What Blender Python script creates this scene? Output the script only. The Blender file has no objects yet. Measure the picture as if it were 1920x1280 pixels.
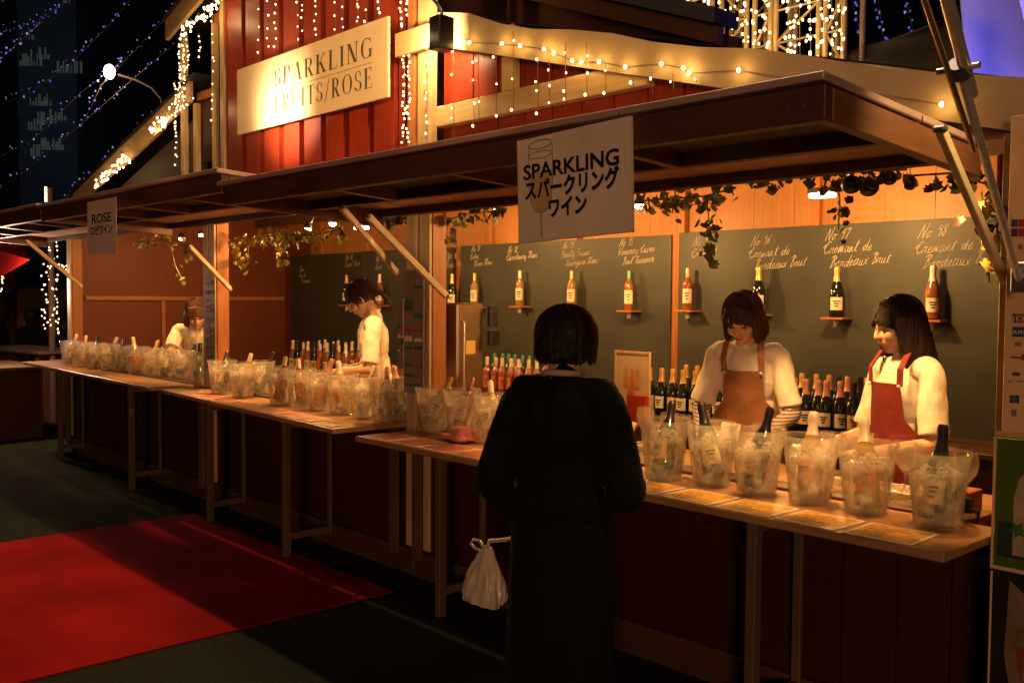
import bpy, bmesh, math, random
from mathutils import Vector, Matrix, noise, Euler
PI = math.pi
R = math.radians
S = bpy.context.scene
col = S.collection
random.seed(7)

# ------------------------------------------------------------ camera, world, exposure
FPX = 1822.0
CAMZ = 1.6
yaw = math.atan(1660 / FPX); pitch = R(2.65); roll = R(0.4)
fh = Vector((-math.cos(yaw), math.sin(yaw), 0)); up0 = Vector((0, 0, 1))
rt = fh.cross(up0)
FW = fh * math.cos(pitch) - up0 * math.sin(pitch)
UPV = rt.cross(FW)
RV = rt * math.cos(roll) + UPV * math.sin(roll)
UV_ = RV.cross(FW)
cam_d = bpy.data.cameras.new('camera'); cam = bpy.data.objects.new('camera', cam_d); col.objects.link(cam)
cam.matrix_world = Matrix(((RV.x, UV_.x, -FW.x, 0), (RV.y, UV_.y, -FW.y, 0), (RV.z, UV_.z, -FW.z, CAMZ), (0, 0, 0, 1)))
cam_d.sensor_width = 36; cam_d.lens = FPX / 1920 * 36; cam_d.clip_end = 600; cam_d.clip_start = 0.05
S.camera = cam
CO = Vector((0, 0, CAMZ))
def ray(px, py): return FW + RV * ((px - 960) / FPX) - UV_ * ((py - 640) / FPX)
def at(px, py, Y): d = ray(px, py); return CO + d * (Y / d.y)
def atz(px, py, Z): d = ray(px, py); return CO + d * ((Z - CAMZ) / d.z)
def atd(px, py, D): return CO + ray(px, py) * D

S.view_settings.view_transform = 'Standard'; S.view_settings.look = 'None'
S.view_settings.exposure = 0; S.view_settings.gamma = 1
S.render.engine = 'CYCLES'
S.cycles.use_denoising = True
S.cycles.max_bounces = 8; S.cycles.transparent_max_bounces = 24
S.cycles.diffuse_bounces = 3; S.cycles.glossy_bounces = 3; S.cycles.transmission_bounces = 6
S.cycles.sample_clamp_indirect = 4; S.cycles.caustics_reflective = False; S.cycles.caustics_refractive = False
w = bpy.data.worlds.new('World'); S.world = w; w.use_nodes = True
bg = w.node_tree.nodes['Background']; bg.inputs[0].default_value = (0.75, 0.55, 0.5, 1); bg.inputs[1].default_value = 0.0012

def lamp(name, kind, loc, energy, color, target=None, size=0.05, spot=60, blend=0.5, parent=None):
    l = bpy.data.lights.new(name, kind); l.energy = energy; l.color = color
    if kind in ('POINT', 'SPOT'): l.shadow_soft_size = size
    if kind == 'SPOT': l.spot_size = R(spot); l.spot_blend = blend
    if kind == 'AREA': l.size = size
    o = bpy.data.objects.new(name, l); col.objects.link(o); o.location = loc
    if target is not None:
        o.rotation_euler = (Vector(target) - Vector(loc)).to_track_quat('-Z', 'Y').to_euler()
    return o
WARM = (1.0, 0.53, 0.17)
WARM2 = (1.0, 0.50, 0.15)
# overhead plaza light: casts the awning shadow on the carpet
lamp('plaza_light', 'SPOT', (-3.9, 2.54, 9.2), 1250, (1, 0.72, 0.48), (-4.9, 1.2, 0), 0.06, 82, 0.75)
# the other stalls and lamps of the plaza behind the photographer
lamp('plaza_fill', 'POINT', (8.5, -9.5, 2.7), 2300, (1, 0.54, 0.28), size=1.2)

# ------------------------------------------------------------ materials
MATS = {}
def nt(name):
    m = bpy.data.materials.new(name); m.use_nodes = True
    n = m.node_tree; b = n.nodes['Principled BSDF']
    return m, n, b
def plain(name, c, rough=0.6, metal=0.0, var=0.15, scale=6, bump=0.0, spec=0.5, bscale=None, stretch=None):
    if name in MATS: return MATS[name]
    m, n, b = nt(name)
    tc = n.nodes.new('ShaderNodeTexCoord'); mp = n.nodes.new('ShaderNodeMapping')
    if stretch: mp.inputs['Scale'].default_value = stretch
    n.links.new(tc.outputs['Object'], mp.inputs[0])
    no = n.nodes.new('ShaderNodeTexNoise'); no.inputs['Scale'].default_value = scale; no.inputs['Detail'].default_value = 6
    n.links.new(mp.outputs[0], no.inputs['Vector'])
    mx = n.nodes.new('ShaderNodeMix'); mx.data_type = 'RGBA'
    mx.inputs[6].default_value = (*[x * (1 - var) for x in c], 1)
    mx.inputs[7].default_value = (*[min(1, x * (1 + var)) for x in c], 1)
    rp = n.nodes.new('ShaderNodeMapRange'); rp.inputs[1].default_value = .3; rp.inputs[2].default_value = .7
    n.links.new(no.outputs[0], rp.inputs[0]); n.links.new(rp.outputs[0], mx.inputs[0])
    n.links.new(mx.outputs[2], b.inputs['Base Color'])
    b.inputs['Roughness'].default_value = rough; b.inputs['Metallic'].default_value = metal
    b.inputs['Specular IOR Level'].default_value = spec
    if bump:
        n2 = n.nodes.new('ShaderNodeTexNoise'); n2.inputs['Scale'].default_value = bscale or scale * 4; n2.inputs['Detail'].default_value = 5
        n.links.new(mp.outputs[0], n2.inputs['Vector'])
        bp = n.nodes.new('ShaderNodeBump'); bp.inputs['Strength'].default_value = bump; bp.inputs['Distance'].default_value = 0.01
        n.links.new(n2.outputs[0], bp.inputs['Height']); n.links.new(bp.outputs[0], b.inputs['Normal'])
    MATS[name] = m
    return m
def wood(name, c, axis='z', rough=0.55, var=0.35, gloss=0.5):
    """stretched grain noise plus knots"""
    st = {'x': (1.2, 22, 22), 'y': (22, 1.2, 22), 'z': (22, 22, 1.2)}[axis]
    m, n, b = nt(name)
    tc = n.nodes.new('ShaderNodeTexCoord'); mp = n.nodes.new('ShaderNodeMapping'); mp.inputs['Scale'].default_value = st
    n.links.new(tc.outputs['Object'], mp.inputs[0])
    a = n.nodes.new('ShaderNodeTexNoise'); a.inputs['Scale'].default_value = 2.2; a.inputs['Detail'].default_value = 8; a.inputs['Distortion'].default_value = .6
    n.links.new(mp.outputs[0], a.inputs['Vector'])
    k = n.nodes.new('ShaderNodeTexNoise'); k.inputs['Scale'].default_value = 2.0; k.inputs['Detail'].default_value = 3
    n.links.new(tc.outputs['Object'], k.inputs['Vector'])
    ad = n.nodes.new('ShaderNodeMath'); ad.operation = 'ADD'
    n.links.new(a.outputs[0], ad.inputs[0]); n.links.new(k.outputs[0], ad.inputs[1])
    cr = n.nodes.new('ShaderNodeValToRGB')
    cr.color_ramp.elements[0].position = .35; cr.color_ramp.elements[0].color = (*[x * (1 - var) for x in c], 1)
    cr.color_ramp.elements[1].position = .68; cr.color_ramp.elements[1].color = (*[min(1, x * (1 + var * .6)) for x in c], 1)
    hf = n.nodes.new('ShaderNodeMath'); hf.operation = 'MULTIPLY'; hf.inputs[1].default_value = .5
    n.links.new(ad.outputs[0], hf.inputs[0]); n.links.new(hf.outputs[0], cr.inputs[0]); n.links.new(cr.outputs[0], b.inputs['Base Color'])
    bp = n.nodes.new('ShaderNodeBump'); bp.inputs['Strength'].default_value = .25; bp.inputs['Distance'].default_value = .004
    n.links.new(a.outputs[0], bp.inputs['Height']); n.links.new(bp.outputs[0], b.inputs['Normal'])
    b.inputs['Roughness'].default_value = rough; b.inputs['Specular IOR Level'].default_value = gloss
    MATS[name] = m
    return m
def emit(name, c, s, sample=False):
    if name in MATS: return MATS[name]
    m, n, b = nt(name)
    b.inputs['Base Color'].default_value = (*c, 1)
    b.inputs['Emission Color'].default_value = (*c, 1); b.inputs['Emission Strength'].default_value = s
    m.cycles.emission_sampling = 'AUTO' if sample else 'NONE'
    MATS[name] = m
    return m
def seethru(name, c, alpha, rough=0.1, transl=0.5, nscale=9, spread=.25):
    """clear/frosted plastic: part transparent, part diffuse+translucent, glossy on top"""
    m = bpy.data.materials.new(name); m.use_nodes = True; n = m.node_tree
    n.nodes.remove(n.nodes['Principled BSDF']); out = n.nodes['Material Output']
    tr = n.nodes.new('ShaderNodeBsdfTransparent'); tr.inputs[0].default_value = (1, .98, .95, 1)
    df = n.nodes.new('ShaderNodeBsdfDiffuse'); df.inputs[0].default_value = (*c, 1)
    tl = n.nodes.new('ShaderNodeBsdfTranslucent'); tl.inputs[0].default_value = (*c, 1)
    m1 = n.nodes.new('ShaderNodeMixShader'); m1.inputs[0].default_value = transl
    n.links.new(df.outputs[0], m1.inputs[1]); n.links.new(tl.outputs[0], m1.inputs[2])
    no = n.nodes.new('ShaderNodeTexNoise'); no.inputs['Scale'].default_value = nscale; no.inputs['Detail'].default_value = 5
    tc = n.nodes.new('ShaderNodeTexCoord'); n.links.new(tc.outputs['Object'], no.inputs['Vector'])
    mr = n.nodes.new('ShaderNodeMapRange'); mr.inputs[1].default_value = .3; mr.inputs[2].default_value = .7
    mr.inputs[3].default_value = max(0, alpha - spread); mr.inputs[4].default_value = min(1, alpha + spread)
    n.links.new(no.outputs[0], mr.inputs[0])
    m2 = n.nodes.new('ShaderNodeMixShader'); n.links.new(mr.outputs[0], m2.inputs[0])
    n.links.new(tr.outputs[0], m2.inputs[1]); n.links.new(m1.outputs[0], m2.inputs[2])
    gl = n.nodes.new('ShaderNodeBsdfGlossy'); gl.inputs['Roughness'].default_value = rough
    fr = n.nodes.new('ShaderNodeFresnel'); fr.inputs[0].default_value = 1.45
    bp = n.nodes.new('ShaderNodeBump'); bp.inputs['Strength'].default_value = .35; bp.inputs['Distance'].default_value = .01
    n.links.new(no.outputs[0], bp.inputs['Height']); n.links.new(bp.outputs[0], gl.inputs['Normal'])
    fm = n.nodes.new('ShaderNodeMath'); fm.operation = 'MULTIPLY'; fm.inputs[1].default_value = .30; n.links.new(fr.outputs[0], fm.inputs[0])
    m3 = n.nodes.new('ShaderNodeMixShader'); n.links.new(fm.outputs[0], m3.inputs[0])
    n.links.new(m2.outputs[0], m3.inputs[1]); n.links.new(gl.outputs[0], m3.inputs[2])
    n.links.new(m3.outputs[0], out.inputs[0])
    MATS[name] = m
    return m

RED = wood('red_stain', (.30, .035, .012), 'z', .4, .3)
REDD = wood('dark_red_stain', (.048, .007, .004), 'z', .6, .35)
PANEL = wood('red_brown_ply', (.16, .034, .009), 'z', .6, .12)
CREAMZ = wood('pine_upright', (.62, .42, .20), 'z', .5, .22)
CREAMX = wood('pine_beam', (.62, .42, .20), 'x', .5, .22)
CREAMY = wood('pine_rail', (.62, .42, .20), 'y', .5, .22)
LEGW = wood('weathered_leg_wood', (.13, .075, .04), 'z', .6, .25)
BRN = wood('brown_stain_beam', (.095, .040, .020), 'x', .5, .3)
BRNY = wood('brown_stain_rail', (.20, .085, .035), 'y', .45, .3)
BRNZ = wood('orange_stain_post', (.40, .14, .035), 'z', .5, .22)
ORW = wood('orange_plank', (.40, .17, .048), 'z', .5, .22)
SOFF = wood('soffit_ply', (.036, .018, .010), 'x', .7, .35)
TOPW = wood('counter_top', (.42, .22, .10), 'x', .35, .3)
ROOFM = plain('roof_felt', (.02, .012, .010), .8, bump=.3)
TRIM = plain('roof_trim_metal', (.60, .40, .33), .4, .3, .2, 4, .15)
TURF = plain('turf', (.026, .028, .008), .95, 0, .7, 90, 1.0, .2, 300)
CARP = plain('red_carpet', (.33, .006, .004), .95, 0, .30, 2.2, .8, .1, 60)
CHALK = plain('chalkboard', (.042, .045, .034), .55, 0, .34, 2.2, .05)
CHALK_UNLIT = plain('unlit_chalkboard', (.030, .036, .026), .5, 0, .25, 2.2, .05)  # same board where no lamp reaches: its dimness is put into the colour
CHW = plain('chalk', (.60, .52, .38), .9)
CREAM = plain('cream_board', (.80, .62, .38), .25, 0, .05, 3, .05)
PAPER = plain('laminated_paper', (.92, .78, .66), .3, 0, .08, 5, .35, .8, 14)
INK = plain('ink', (.012, .01, .012), .5)
INKG = plain('sign_ink', (.10, .085, .03), .5)
BLK = plain('black_plastic', (.012, .012, .012), .35)
GREYM = plain('grey_metal', (.30, .28, .27), .35, .8, .15, 6)
CHROME = plain('chrome', (.85, .78, .68), .33, .6, .05, 4)
BROWNM = plain('brown_metal', (.30, .19, .11), .3, .6, .15, 5)
WHITE = plain('white_cloth', (.80, .72, .56), .85, 0, .06, 7, .9, .5, 11)
BLACKC = plain('black_knit', (.0030, .0026, .0024), .9, 0, .3, 40, .8, .3, 120)
SKIN = plain('skin', (.62, .36, .22), .5, 0, .06, 9, .05)
SKIN.node_tree.nodes['Principled BSDF'].inputs['Subsurface Weight'].default_value = 0.0
HAIRD = wood('dark_hair', (.016, .007, .005), 'z', .6, .5, .3)
HAIRB = wood('brown_hair', (.050, .018, .010), 'z', .6, .5, .3)
HAIRL = wood('light_hair', (.16, .08, .04), 'z', .6, .4, .3)
LIP = plain('lip', (.42, .10, .07), .4)
APB = plain('tan_apron_cloth', (.25, .11, .042), .8, 0, .35, 7, .9, .5, 12)
APR = plain('dark_red_apron_cloth', (.17, .013, .012), .8, 0, .25, 7, .9, .5, 12)
STRIPE1 = plain('stripe_grey', (.28, .20, .16), .85)
LEAFG = plain('leaf_green', (.11, .12, .022), .5, 0, .5, 30)
LEAFY = plain('leaf_yellow', (.34, .26, .05), .5, 0, .4, 30)
GOLD = plain('gold_foil', (.75, .45, .14), .3, .5, .2, 20)
PINKF = plain('rose_foil', (.62, .30, .20), .35, .4, .2, 20)
WHF = plain('pale_foil', (.75, .62, .48), .35, .2, .1, 20)
GRF = plain('green_foil', (.12, .28, .18), .35, .3, .1, 20)
DKF = plain('dark_foil', (.03, .02, .025), .3, .3, .1, 20)
GLD = plain('dark_bottle_glass', (.008, .012, .007), .06, 0, .1, 5, 0, .9)
GLG = plain('green_bottle_glass', (.018, .045, .014), .06, 0, .1, 5, 0, .9)
GLA = plain('amber_wine_glass', (.32, .20, .06), .07, 0, .1, 5, 0, .8)
GLR = plain('rose_wine_glass', (.26, .085, .04), .07, 0, .1, 5, 0, .8)
LABW = plain('label_paper', (.78, .66, .44), .7, 0, .08, 30)
LABO = plain('orange_label', (.62, .16, .04), .6, 0, .15, 30)
LABG = plain('gold_label', (.60, .38, .12), .5, 0, .2, 30)
CLEAR = seethru('clear_plastic', (.97, .93, .82), .15, .08, .75, 12, .12)
ICE = seethru('melting_ice', (.98, .94, .84), .34, .12, .75, 26, .3)
GLASS = seethru('clear_glass', (.9, .8, .65), .16, .04, .6, 8, .08)
B_WARM = emit('warm_bulb', (1, .62, .28), 14)
B_WARM2 = emit('pale_warm_bulb', (1, .66, .34), 5)
B_BLUE = emit('blue_bulb', (.16, .16, .9), .45)
B_BLUEW = emit('pale_blue_bulb', (.5, .5, .9), .4)
L_HEAD = emit('lamp_face', (1, .82, .55), 22)
WIN = emit('window_light', (.45, .52, .40), .035)
WIREM = plain('wire', (.20, .12, .07), .5)
BLDG = plain('far_concrete', (.10, .13, .17), .9, 0, .1, .05)

# ------------------------------------------------------------ object helpers
BS = bpy.data.scenes.new('bench')      # side scene used only to evaluate modifiers and lettering
def evaluated(o):
    if o.name in col.objects: col.objects.unlink(o)
    BS.collection.objects.link(o)
    with bpy.context.temp_override(scene=BS, view_layer=BS.view_layers[0]): dg = bpy.context.evaluated_depsgraph_get()
    me = bpy.data.meshes.new_from_object(o.evaluated_get(dg), depsgraph=dg)
    BS.collection.objects.unlink(o)
    return me
class MB:
    """collects shapes, links them as one mesh object"""
    def __init__(s): s.v = []; s.f = []; s.m = []; s.mi = 0
    def add(s, vs, fs):
        o = len(s.v); s.v += [tuple(v) for v in vs]; s.f += [tuple(i + o for i in f) for f in fs]; s.m += [s.mi] * len(fs); return s
    def box(s, a, b):
        x0, y0, z0 = a; x1, y1, z1 = b
        return s.add([(x0,y0,z0),(x1,y0,z0),(x1,y1,z0),(x0,y1,z0),(x0,y0,z1),(x1,y0,z1),(x1,y1,z1),(x0,y1,z1)],
              [(0,3,2,1),(4,5,6,7),(0,1,5,4),(1,2,6,5),(2,3,7,6),(3,0,4,7)])
    def bar(s, p, q, wd, h, up=(0, 0, 1)):
        p = Vector(p); q = Vector(q); d = (q - p).normalized(); u = Vector(up)
        sd = d.cross(u).normalized(); u = sd.cross(d).normalized()
        vs = []
        for c in (p, q):
            for sx, sy in ((-1,-1),(1,-1),(1,1),(-1,1)): vs.append(c + sd * sx * wd / 2 + u * sy * h / 2)
        return s.add(vs, [(3,2,1,0),(4,5,6,7),(0,1,5,4),(1,2,6,5),(2,3,7,6),(3,0,4,7)])
    def tube(s, pts, r, n=8, caps=True):
        pts = [Vector(p) for p in pts]; rs = r if isinstance(r, (list, tuple)) else [r] * len(pts); vs = []; fs = []
        u = None
        for i, p in enumerate(pts):
            d = (pts[min(i+1, len(pts)-1)] - pts[max(i-1, 0)]).normalized()
            if u is None: u = d.orthogonal().normalized()
            u = (u - d * u.dot(d)).normalized(); vv = d.cross(u)
            for k in range(n):
                a = 2 * PI * k / n; vs.append(p + (u * math.cos(a) + vv * math.sin(a)) * rs[i])
        for i in range(len(pts) - 1):
            for k in range(n):
                k2 = (k + 1) % n; fs.append((i*n+k, i*n+k2, (i+1)*n+k2, (i+1)*n+k))
        if caps: fs.append(tuple(range(n - 1, -1, -1))); fs.append(tuple((len(pts)-1)*n + k for k in range(n)))
        return s.add(vs, fs)
    def lathe(s, prof, n=20, c=(0, 0, 0), M=None):
        vs = []; fs = []
        for r, z in prof:
            for k in range(n):
                a = 2 * PI * k / n; v = Vector((r * math.cos(a), r * math.sin(a), z))
                if M is not None: v = M @ v
                vs.append(v + Vector(c))
        for i in range(len(prof) - 1):
            for k in range(n):
                k2 = (k + 1) % n; fs.append((i*n+k, i*n+k2, (i+1)*n+k2, (i+1)*n+k))
        if prof[0][0] > 1e-5: fs.append(tuple(range(n - 1, -1, -1)))
        if prof[-1][0] > 1e-5: fs.append(tuple((len(prof)-1)*n + k for k in range(n)))
        return s.add(vs, fs)
    def ball(s, c, r, M=None, nu=12, nv=8):
        r = r if isinstance(r, (tuple, list, Vector)) else (r, r, r); vs = []; fs = []
        M = M or Matrix.Identity(3)
        vs.append(Vector(c) + M @ Vector((0, 0, r[2])))
        for i in range(1, nv):
            t = PI * i / nv
            for k in range(nu):
                a = 2 * PI * k / nu
                vs.append(Vector(c) + M @ Vector((r[0]*math.sin(t)*math.cos(a), r[1]*math.sin(t)*math.sin(a), r[2]*math.cos(t))))
        vs.append(Vector(c) + M @ Vector((0, 0, -r[2])))
        for k in range(nu):
            fs.append((0, 1 + k, 1 + (k+1) % nu))
            for i in range(nv - 2):
                a = 1 + i*nu; fs.append((a+k, a+nu+k, a+nu+(k+1) % nu, a+(k+1) % nu))
            fs.append((1+(nv-2)*nu+k, len(vs)-1, 1+(nv-2)*nu+(k+1) % nu))
        return s.add(vs, fs)
    def cap(s, p, r0, q, r1, n=12):
        """tapered capsule"""
        p = Vector(p); q = Vector(q)
        s.tube([p, q], [r0, r1], n); s.ball(p, r0, None, n, 8); s.ball(q, r1, None, n, 8); return s
    def poly(s, pts, y0, y1):
        """prism: polygon in XZ extruded y0..y1"""
        n = len(pts); vs = [(x, y0, z) for x, z in pts] + [(x, y1, z) for x, z in pts]
        return s.add(vs, [tuple(range(n)), tuple(range(2*n-1, n-1, -1))] + [(i, i+n, (i+1) % n + n, (i+1) % n) for i in range(n)])
    def build(s, name, mats, parent=None, smooth=False, bevel=0.0, loc=None):
        me = bpy.data.meshes.new(name); me.from_pydata([tuple(v) for v in s.v], [], s.f)
        mats = mats if isinstance(mats, (list, tuple)) else [mats]
        for m in mats: me.materials.append(m)
        if len(mats) > 1: me.polygons.foreach_set('material_index', s.m)
        bm = bmesh.new(); bm.from_mesh(me); bmesh.ops.recalc_face_normals(bm, faces=bm.faces)
        if bevel: bmesh.ops.bevel(bm, geom=bm.edges[:], offset=bevel, segments=1, affect='EDGES', clamp_overlap=True)
        bm.to_mesh(me); bm.free()
        if smooth:
            me.polygons.foreach_set('use_smooth', [True] * len(me.polygons))
            try: me.set_sharp_from_angle(angle=R(50))
            except Exception: pass
        o = bpy.data.objects.new(name, me); col.objects.link(o)
        if parent: o.parent = parent
        if loc is not None: o.location = loc
        return o
def tag(o, label=None, cat=None, group=None, kind=None):
    if label: o['label'] = label
    if cat: o['category'] = cat
    if group: o['group'] = group
    if kind: o['kind'] = kind
    return o
def thing(name, label, cat, loc=(0, 0, 0), rz=0, group=None):
    o = bpy.data.objects.new(name, None); col.objects.link(o); o.location = loc; o.rotation_euler = (0, 0, rz)
    o.empty_display_size = .1
    return tag(o, label, cat, group)
def copy_tree(o, parent=None):
    c = o.copy(); col.objects.link(c)
    if parent: c.parent = parent
    for ch in [x for x in KIDS.get(o.name, [])]: copy_tree(ch, c)
    return c
KIDS = {}
def index_kids(o):
    KIDS[o.name] = list(o.children)
    for c in o.children: index_kids(c)
def baked(mb, voxel, smooth=4, fold=0.0, fscale=9, fst=(1, 1, 1)):
    """voxel-union of the collected shapes -> one continuous smooth mesh"""
    o = mb.build('tmp', []); md = o.modifiers.new('r', 'REMESH'); md.mode = 'VOXEL'; md.voxel_size = voxel
    sm = o.modifiers.new('s', 'SMOOTH'); sm.factor = .5; sm.iterations = smooth
    me = evaluated(o)
    om = o.data; bpy.data.objects.remove(o); bpy.data.meshes.remove(om)
    if fold:
        cs = [v.co.copy() for v in me.vertices]; ns = [v.normal.copy() for v in me.vertices]; fl = []
        for c, n_ in zip(cs, ns):
            q = Vector((c.x * fst[0], c.y * fst[1], c.z * fst[2])) * fscale
            c += n_ * (noise.noise(q) + .5 * noise.noise(q * 2.3)) * fold; fl += c[:]
        me.vertices.foreach_set('co', fl)
    me.polygons.foreach_set('use_smooth', [True] * len(me.polygons))
    return me
def mobj(name, me, mat, parent=None):
    me.materials.clear(); me.materials.append(mat)
    o = bpy.data.objects.new(name, me); col.objects.link(o); o.parent = parent; me.name = name
    return o
def textmesh(name, s, size, mat, loc, parent=None, rot=(PI/2, 0, 0), bold=0.0, shear=0.0, align='LEFT', space=1.0, ext=0.0006, width=None):
    c = bpy.data.curves.new('t', 'FONT'); c.body = s; c.size = size; c.shear = shear; c.offset = bold; c.align_x = align
    c.space_character = space; c.extrude = ext; c.resolution_u = 3
    t = bpy.data.objects.new('t', c)
    me = evaluated(t)
    bpy.data.objects.remove(t); bpy.data.curves.remove(c)
    if width and len(me.vertices):
        xs = [v.co.x for v in me.vertices]; k = width / (max(xs) - min(xs)); x0 = min(xs)
        for v in me.vertices: v.co.x = (v.co.x - x0) * k
    me.materials.clear(); me.materials.append(mat)
    o = bpy.data.objects.new(name, me); col.objects.link(o); o.location = loc; o.rotation_euler = rot
    if parent: o.parent = parent
    return o
ORD = ['first', 'second', 'third', 'fourth', 'fifth', 'sixth', 'seventh', 'eighth', 'ninth', 'tenth', 'eleventh', 'twelfth', 'thirteenth', 'fourteenth', 'fifteenth', 'sixteenth', 'seventeenth', 'eighteenth', 'nineteenth', 'twentieth']
# ------------------------------------------------------------ setting: ground, carpet
g = MB(); g.add([(-160, -60, 0), (60, -60, 0), (60, 160, 0), (-160, 160, 0)], [(0, 1, 2, 3)])
tag(g.build('ground', TURF), kind='structure')
c = MB(); c.box((-6.74, -6, .002), (-4.25, 3.02, .008))
tag(c.build('path', CARP), kind='structure')

YB = 5.7           # back wall of the stalls
YF = 3.30          # front frame of the stalls
def boards(mb, x0, x1, z0, z1, y0, y1, wd=.12, gap=.004, groove=.006):
    n = max(1, round((x1 - x0) / wd)); s = (x1 - x0) / n
    for i in range(n): mb.box((x0 + i*s + gap/2, y0, z0), (x0 + (i+1)*s - gap/2, y1, z1))
    mb.box((x0, y0 + groove, z0), (x1, y1 - .001, z1)); return mb

def stall(label, x0, x1, xp0, xp1, post_l, post_r):
    t = thing('market_stall', label, 'market stall', ((x0 + x1) / 2, YF, 0), 0, 'wooden market stalls in a row')
    ox, oy = (x0 + x1) / 2, YF
    def P(mb, name, m, **k):
        o = mb.build(name, m, t, **k); 
        for v in o.data.vertices: v.co.x -= ox; v.co.y -= oy
        return o
    m = boards(MB(), x0 + .02, x1 - .02, .16, .83, YF, YF + .03, .2)
    for i in range(int((x1 - x0) / .4)):
        xx = x0 + .2 + i * .4; m.box((xx, YF - .012, .16), (xx + .035, YF + .002, .82))
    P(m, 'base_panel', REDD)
    P(MB().box((x0, YF - .04, .05), (x1, YF + .02, .158)), 'sill_beam', BRN, bevel=.003)
    P(MB().box((x0, YF, .0), (x1, YB, .05)), 'floor', BRN)
    P(MB().box((x0 + .003, YF + .01, 2.14), (x1 - .003, YF + .06, 2.26)), 'header_beam', BRN, bevel=.003)
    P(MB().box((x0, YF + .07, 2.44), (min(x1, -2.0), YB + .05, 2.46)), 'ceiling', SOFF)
    r = MB()
    for k in range(3): yy = YF + .5 + k * .75; r.box((x0 + .01, yy, 2.36), (min(x1 - .01, -2.0), yy + .06, 2.438))
    P(r, 'rafter', BRN)
    for (a, b) in (post_l, post_r):
        P(MB().box((a, YF + .003, .06), (b, YF + .10, 2.32 if a < -2 else 2.14)), 'front_post', BRNZ, bevel=.003)
        P(MB().box((a + .004, YF - .018, .17), (b - .004, YF, 2.36 if a < -2 else 2.13)), 'corner_board', CREAMZ, bevel=.002)
    # back wall
    wl = MB(); boards(wl, xp0, min(xp1, -1.95), .05, 2.44, YB, YB + .04, .3, .003, .004)
    P(wl, 'back_wall', ORW)
    for (xx, ww) in ((xp0, .07), ((xp0 * 2 + xp1) / 3, .05), ((xp0 + xp1 * 2) / 3, .05), (min(xp1, -1.95) - .07, .07)):
        P(MB().box((xx, YB - .045, .05), (xx + ww, YB - .003, 2.438)), 'wall_stud', BRNZ, bevel=.003)
    return t, P
XA0, XA1 = -4.39, -1.17
XB0, XB1 = -7.04, -4.395
XC0, XC1 = -10.26, -7.045
JX = at(1275, 500, YB).x            # joint between the two large chalkboards
A, PA = stall('nearest wooden stall, open front with olive chalkboard walls and sloping cream fascia on top', XA0, XA1, JX, XA1, (-4.38, -4.28), (-1.27, -1.17))
B, PB = stall('middle wooden stall topped by the tall red plank tower that carries the white wall sign', XB0, XB1, -7.6, JX, (-7.035, -6.94), (-4.50, -4.405))
C, PC = stall('far left wooden stall with plain red-brown inner walls under the sloping barge boards', XC0, XC1, -10.26, -7.6, (-10.26, -10.16), (-7.14, -7.05))
# side and back panels of the far stall
m = MB().box((-10.21, YF + .1, .05), (-10.165, YB, 2.44)); PC(m, 'side_wall', PANEL)
PC(MB().box((-10.164, YF + .12, 1.535), (-10.13, YB - .05, 1.575)), 'wall_batten', BRNZ)
PC(MB().box((-10.164, YF + .9, .05), (-10.135, YF + .94, 1.53)), 'wall_stud', BRNZ)
PC(MB().box((-10.163, YB - .010, .06), (-9.62, YB - .004, 2.30)), 'wall_panel', PANEL)
# right side wall of the nearest stall
PA(MB().box((-1.22, YF + .1, .05), (-1.18, YB - .1, 2.14)), 'side_wall', PANEL)
# horizontal rail above chalkboards (seen right of the hanging sign)
PA(MB().box((JX - .9, YB - .7, 2.15), (JX + .03, YB - .66, 2.22)), 'cross_rail', CREAMX)

# ---- upper facade of stall A: gable panel, sloping fascia, tie beam, king post, upper roof
def slope(x, x0, z0, x1, z1): return z0 + (z1 - z0) * (x - x0) / (x1 - x0)
def fz(x): return slope(x, -4.15, 3.09, -1.25, 2.30)
pts = [(-4.27, 2.44), (-1.9, 2.44), (-4.27, fz(-4.27) - .02)]
m = MB(); m.poly([(-4.27, 2.30), (-1.3, 2.30), (-4.27, 3.05)], YF + .07, YF + .09)
for i in range(12):
    xx = -4.2 + i * .2; zt = fz(xx) - .06
    if zt > 2.4: m.box((xx, YF + .058, 2.36), (xx + .19, YF + .071, zt - .04))
PA(m, 'gable_panel', RED)
m = MB(); n = 14
# wavy cream board, a little uneven along its top edge
for i in range(n):
    xa = -4.2 + i * (3.5 / n); xb = xa + 3.5 / n
    wa = .012 * math.sin(i * 1.7) + (.02 if i < 2 else 0); wb = .012 * math.sin((i + 1) * 1.7) + (.02 if i < 1 else 0)
    m.add([(xa, YF - .03, fz(xa) - .16), (xb, YF - .03, fz(xb) - .16), (xb, YF - .03, fz(xb) + wb), (xa, YF - .03, fz(xa) + wa),
           (xa, YF - .005, fz(xa) - .16), (xb, YF - .005, fz(xb) - .16), (xb, YF - .005, fz(xb) + wb), (xa, YF - .005, fz(xa) + wa)],
          [(0,1,2,3),(7,6,5,4),(0,4,5,1),(3,2,6,7)] + ([(0,3,7,4)] if i == 0 else []) + ([(1,5,6,2)] if i == n-1 else []))
FASC = plain('cream_fascia_board', (.50, .36, .20), .55, 0, .12, 3, .2)
PA(m, 'fascia', FASC)
PA(MB().box((-4.27, YF - .004, 2.52), (-2.76, YF + .055, 2.63)), 'tie_beam', CREAMX, bevel=.003)
PA(MB().box((-3.72, YF + .003, 2.632), (-3.63, YF + .05, 2.96)), 'king_post', CREAMZ, bevel=.003)
PA(MB().poly([(-4.2, 3.12), (-.7, fz(-.7) + .0), (-.7, fz(-.7) + .012), (-4.2, 3.112)], YF, YB + .1), 'roof', ROOFM)
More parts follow.
